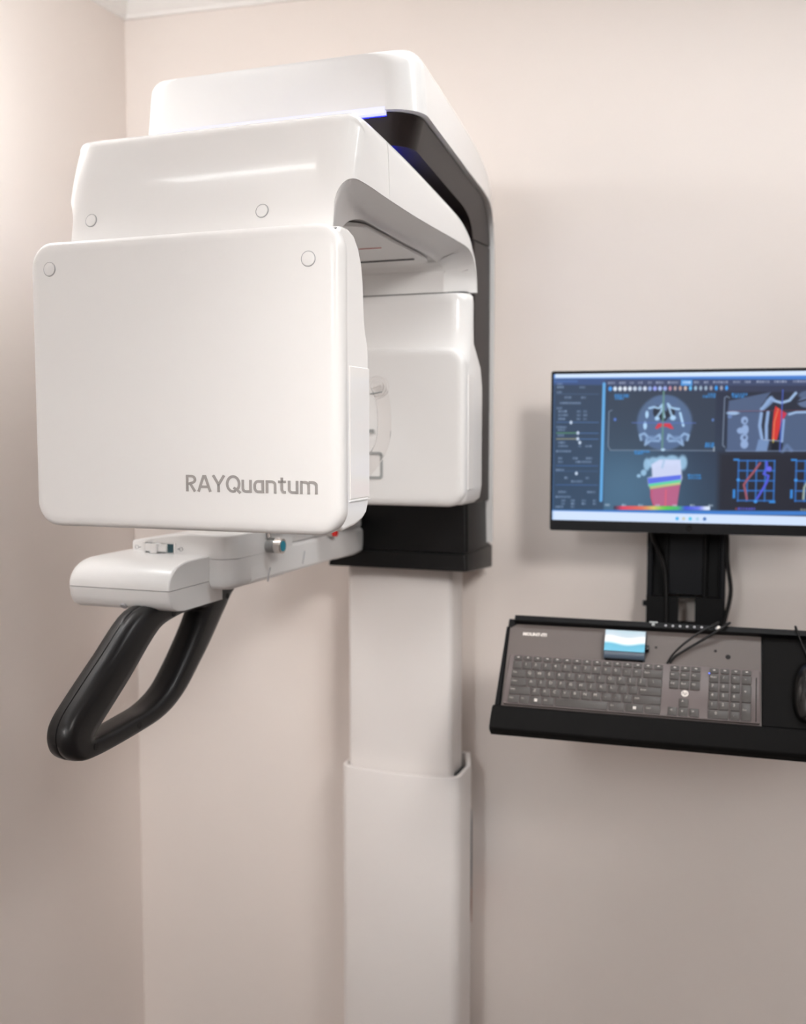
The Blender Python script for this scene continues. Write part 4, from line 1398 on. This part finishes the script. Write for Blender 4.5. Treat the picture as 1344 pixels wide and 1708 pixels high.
    # colour scale
    def lerpc(t):
        st = [(0, (60, 50, 70)), (.08, (225, 60, 90)), (.3, (225, 110, 80)), (.42, (215, 200, 100)), (.55, (90, 200, 70)), (.68, (70, 180, 110)), (.76, (60, 80, 210)), (.9, (110, 120, 230)), (.97, (220, 230, 250)), (1, (220, 230, 250))]
        for (a, ca), (b, cb) in zip(st[:-1], st[1:]):
            if t <= b:
                k = (t - a) / (b - a); return tuple(ca[i] + (cb[i] - ca[i]) * k for i in range(3))
        return st[-1][1]
    for k in range(46):
        t = k / 45
        rect(372 + t * 450, 743, 372 + t * 450 + 12, 762, lerpc(t), 6)
    for x in (330, 412, 492, 574, 656, 740, 826):
        words(x, 738, 22, 10, (190, 205, 220), .75)
    # graphs
    gb = (46, 112, 196)
    for x0 in (962, 1224):
        for k in range(5):
            seg([(x0 + 41 * k, 508), (x0 + 41 * k, 714)], 8, gb, 5, .8)
            seg([(x0, 508 + 51 * k), (x0 + 164, 508 + 51 * k)], 8, gb, 5, .8)
        rect(x0 - 24, 498, x0 + 2, 508, (50, 130, 210), 6); rect(x0 - 24, 655, x0 - 12, 700, (50, 130, 210), 6); rect(x0 + 144, 712, x0 + 172, 724, (50, 130, 210), 6)
        ell(x0, 606, 8, 8, (60, 140, 220), .5); ell(x0 + 82, 716, 9, 9, (60, 140, 220), .5)
    seg([(1060, 520), (1032, 565), (1000, 610), (988, 632), (994, 655), (1004, 704)], 10, (158, 80, 92), 6)
    seg([(1090, 515), (1092, 545), (1078, 575), (1100, 585), (1092, 620), (1072, 660), (1050, 702)], 11, (76, 84, 212), 6); ell(1102, 550, 12, 14, (96, 96, 220), .4)
    seg([(1420, 530), (1344, 560), (1304, 578), (1276, 615), (1262, 645), (1260, 702)], 10, (150, 164, 150), 6)
    words(952, 754, 10, 12, (150, 70, 80), .9); words(964, 754, 80, 12, (96, 90, 220), .85); words(1248, 758, 160, 12, (150, 152, 130), .85)
    # task bar
    rect(60, 764, 1420, 786, (58, 118, 196), 8)
    poly([(62, 768), (1420, 794), (1420, 850), (62, 816)], (206, 222, 248), 7)
    for x, c in ((680, (70, 170, 225)), (711, (200, 200, 180)), (742, (80, 190, 220)), (776, (170, 205, 225)), (810, (70, 110, 170))):
        ell(x, 806 + (x - 680) * .01, 8, 9, c, .6)
    rect(60, 40, 72, 860, (60, 120, 200), 8, .25)
    img = img * .9 + np.array([62, 76, 96]) * .1  # bluish haze mixed into all screen colours
    return np.clip(img, 0, 255) / 255


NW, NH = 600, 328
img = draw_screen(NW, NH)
xs_ = SX0 + (SX1 - SX0) * np.arange(NW + 1) / NW
zs_ = SZ0 + (SZ1 - SZ0) * np.arange(NH + 1) / NH
co = np.zeros((NH + 1, NW + 1, 3)); co[..., 0] = xs_[None, :]; co[..., 1] = MFY + .0015; co[..., 2] = zs_[:, None]
idx = np.arange((NH + 1) * (NW + 1)).reshape(NH + 1, NW + 1)
quads = np.stack([idx[:-1, :-1], idx[:-1, 1:], idx[1:, 1:], idx[1:, :-1]], -1).reshape(-1, 4)
me = bpy.data.meshes.new('screen')
nq = len(quads)
me.vertices.add(co.size // 3); me.vertices.foreach_set('co', co.reshape(-1))
me.loops.add(nq * 4); me.loops.foreach_set('vertex_index', quads.reshape(-1).astype(np.int32))
me.polygons.add(nq); me.polygons.foreach_set('loop_start', (np.arange(nq) * 4).astype(np.int32))
me.update(calc_edges=True)
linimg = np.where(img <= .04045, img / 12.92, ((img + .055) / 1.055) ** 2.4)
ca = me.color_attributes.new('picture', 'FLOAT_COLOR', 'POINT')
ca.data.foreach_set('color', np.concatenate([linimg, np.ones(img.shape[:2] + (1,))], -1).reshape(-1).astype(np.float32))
sm_ = bpy.data.materials.new('lit_screen'); sm_.use_nodes = True
nt = sm_.node_tree; b = nt.nodes['Principled BSDF']
b.inputs['Base Color'].default_value = (.004, .004, .005, 1); b.inputs['Roughness'].default_value = .35
b.inputs['Specular IOR Level'].default_value = .15
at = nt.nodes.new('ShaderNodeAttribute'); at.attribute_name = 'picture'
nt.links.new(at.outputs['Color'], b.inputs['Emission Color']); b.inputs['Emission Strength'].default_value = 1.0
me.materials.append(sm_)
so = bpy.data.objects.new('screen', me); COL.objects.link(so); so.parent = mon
so['label'] = 'lit screen with scan images and graphs'

# cables of the monitor
cable('monitor_cable', [(.060, 2.235, 1.34), (.073, 2.290, 1.28), (.076, 2.303, 1.22), (.084, 2.306, 1.165), (.082, 2.306, 1.135), (.073, 2.306, 1.09), (.070, 2.306, 1.06)], .0045,
      'black cable bulging past the right edge of the wall mount', 'monitor cables')
cable('monitor_cable', [(-.085, 2.236, 1.33), (-.078, 2.29, 1.27), (-.064, 2.303, 1.235), (-.052, 2.306, 1.20), (-.048, 2.306, 1.15), (-.046, 2.305, 1.06)], .0045,
      'black cable slanting across the left half of the wall mount', 'monitor cables')
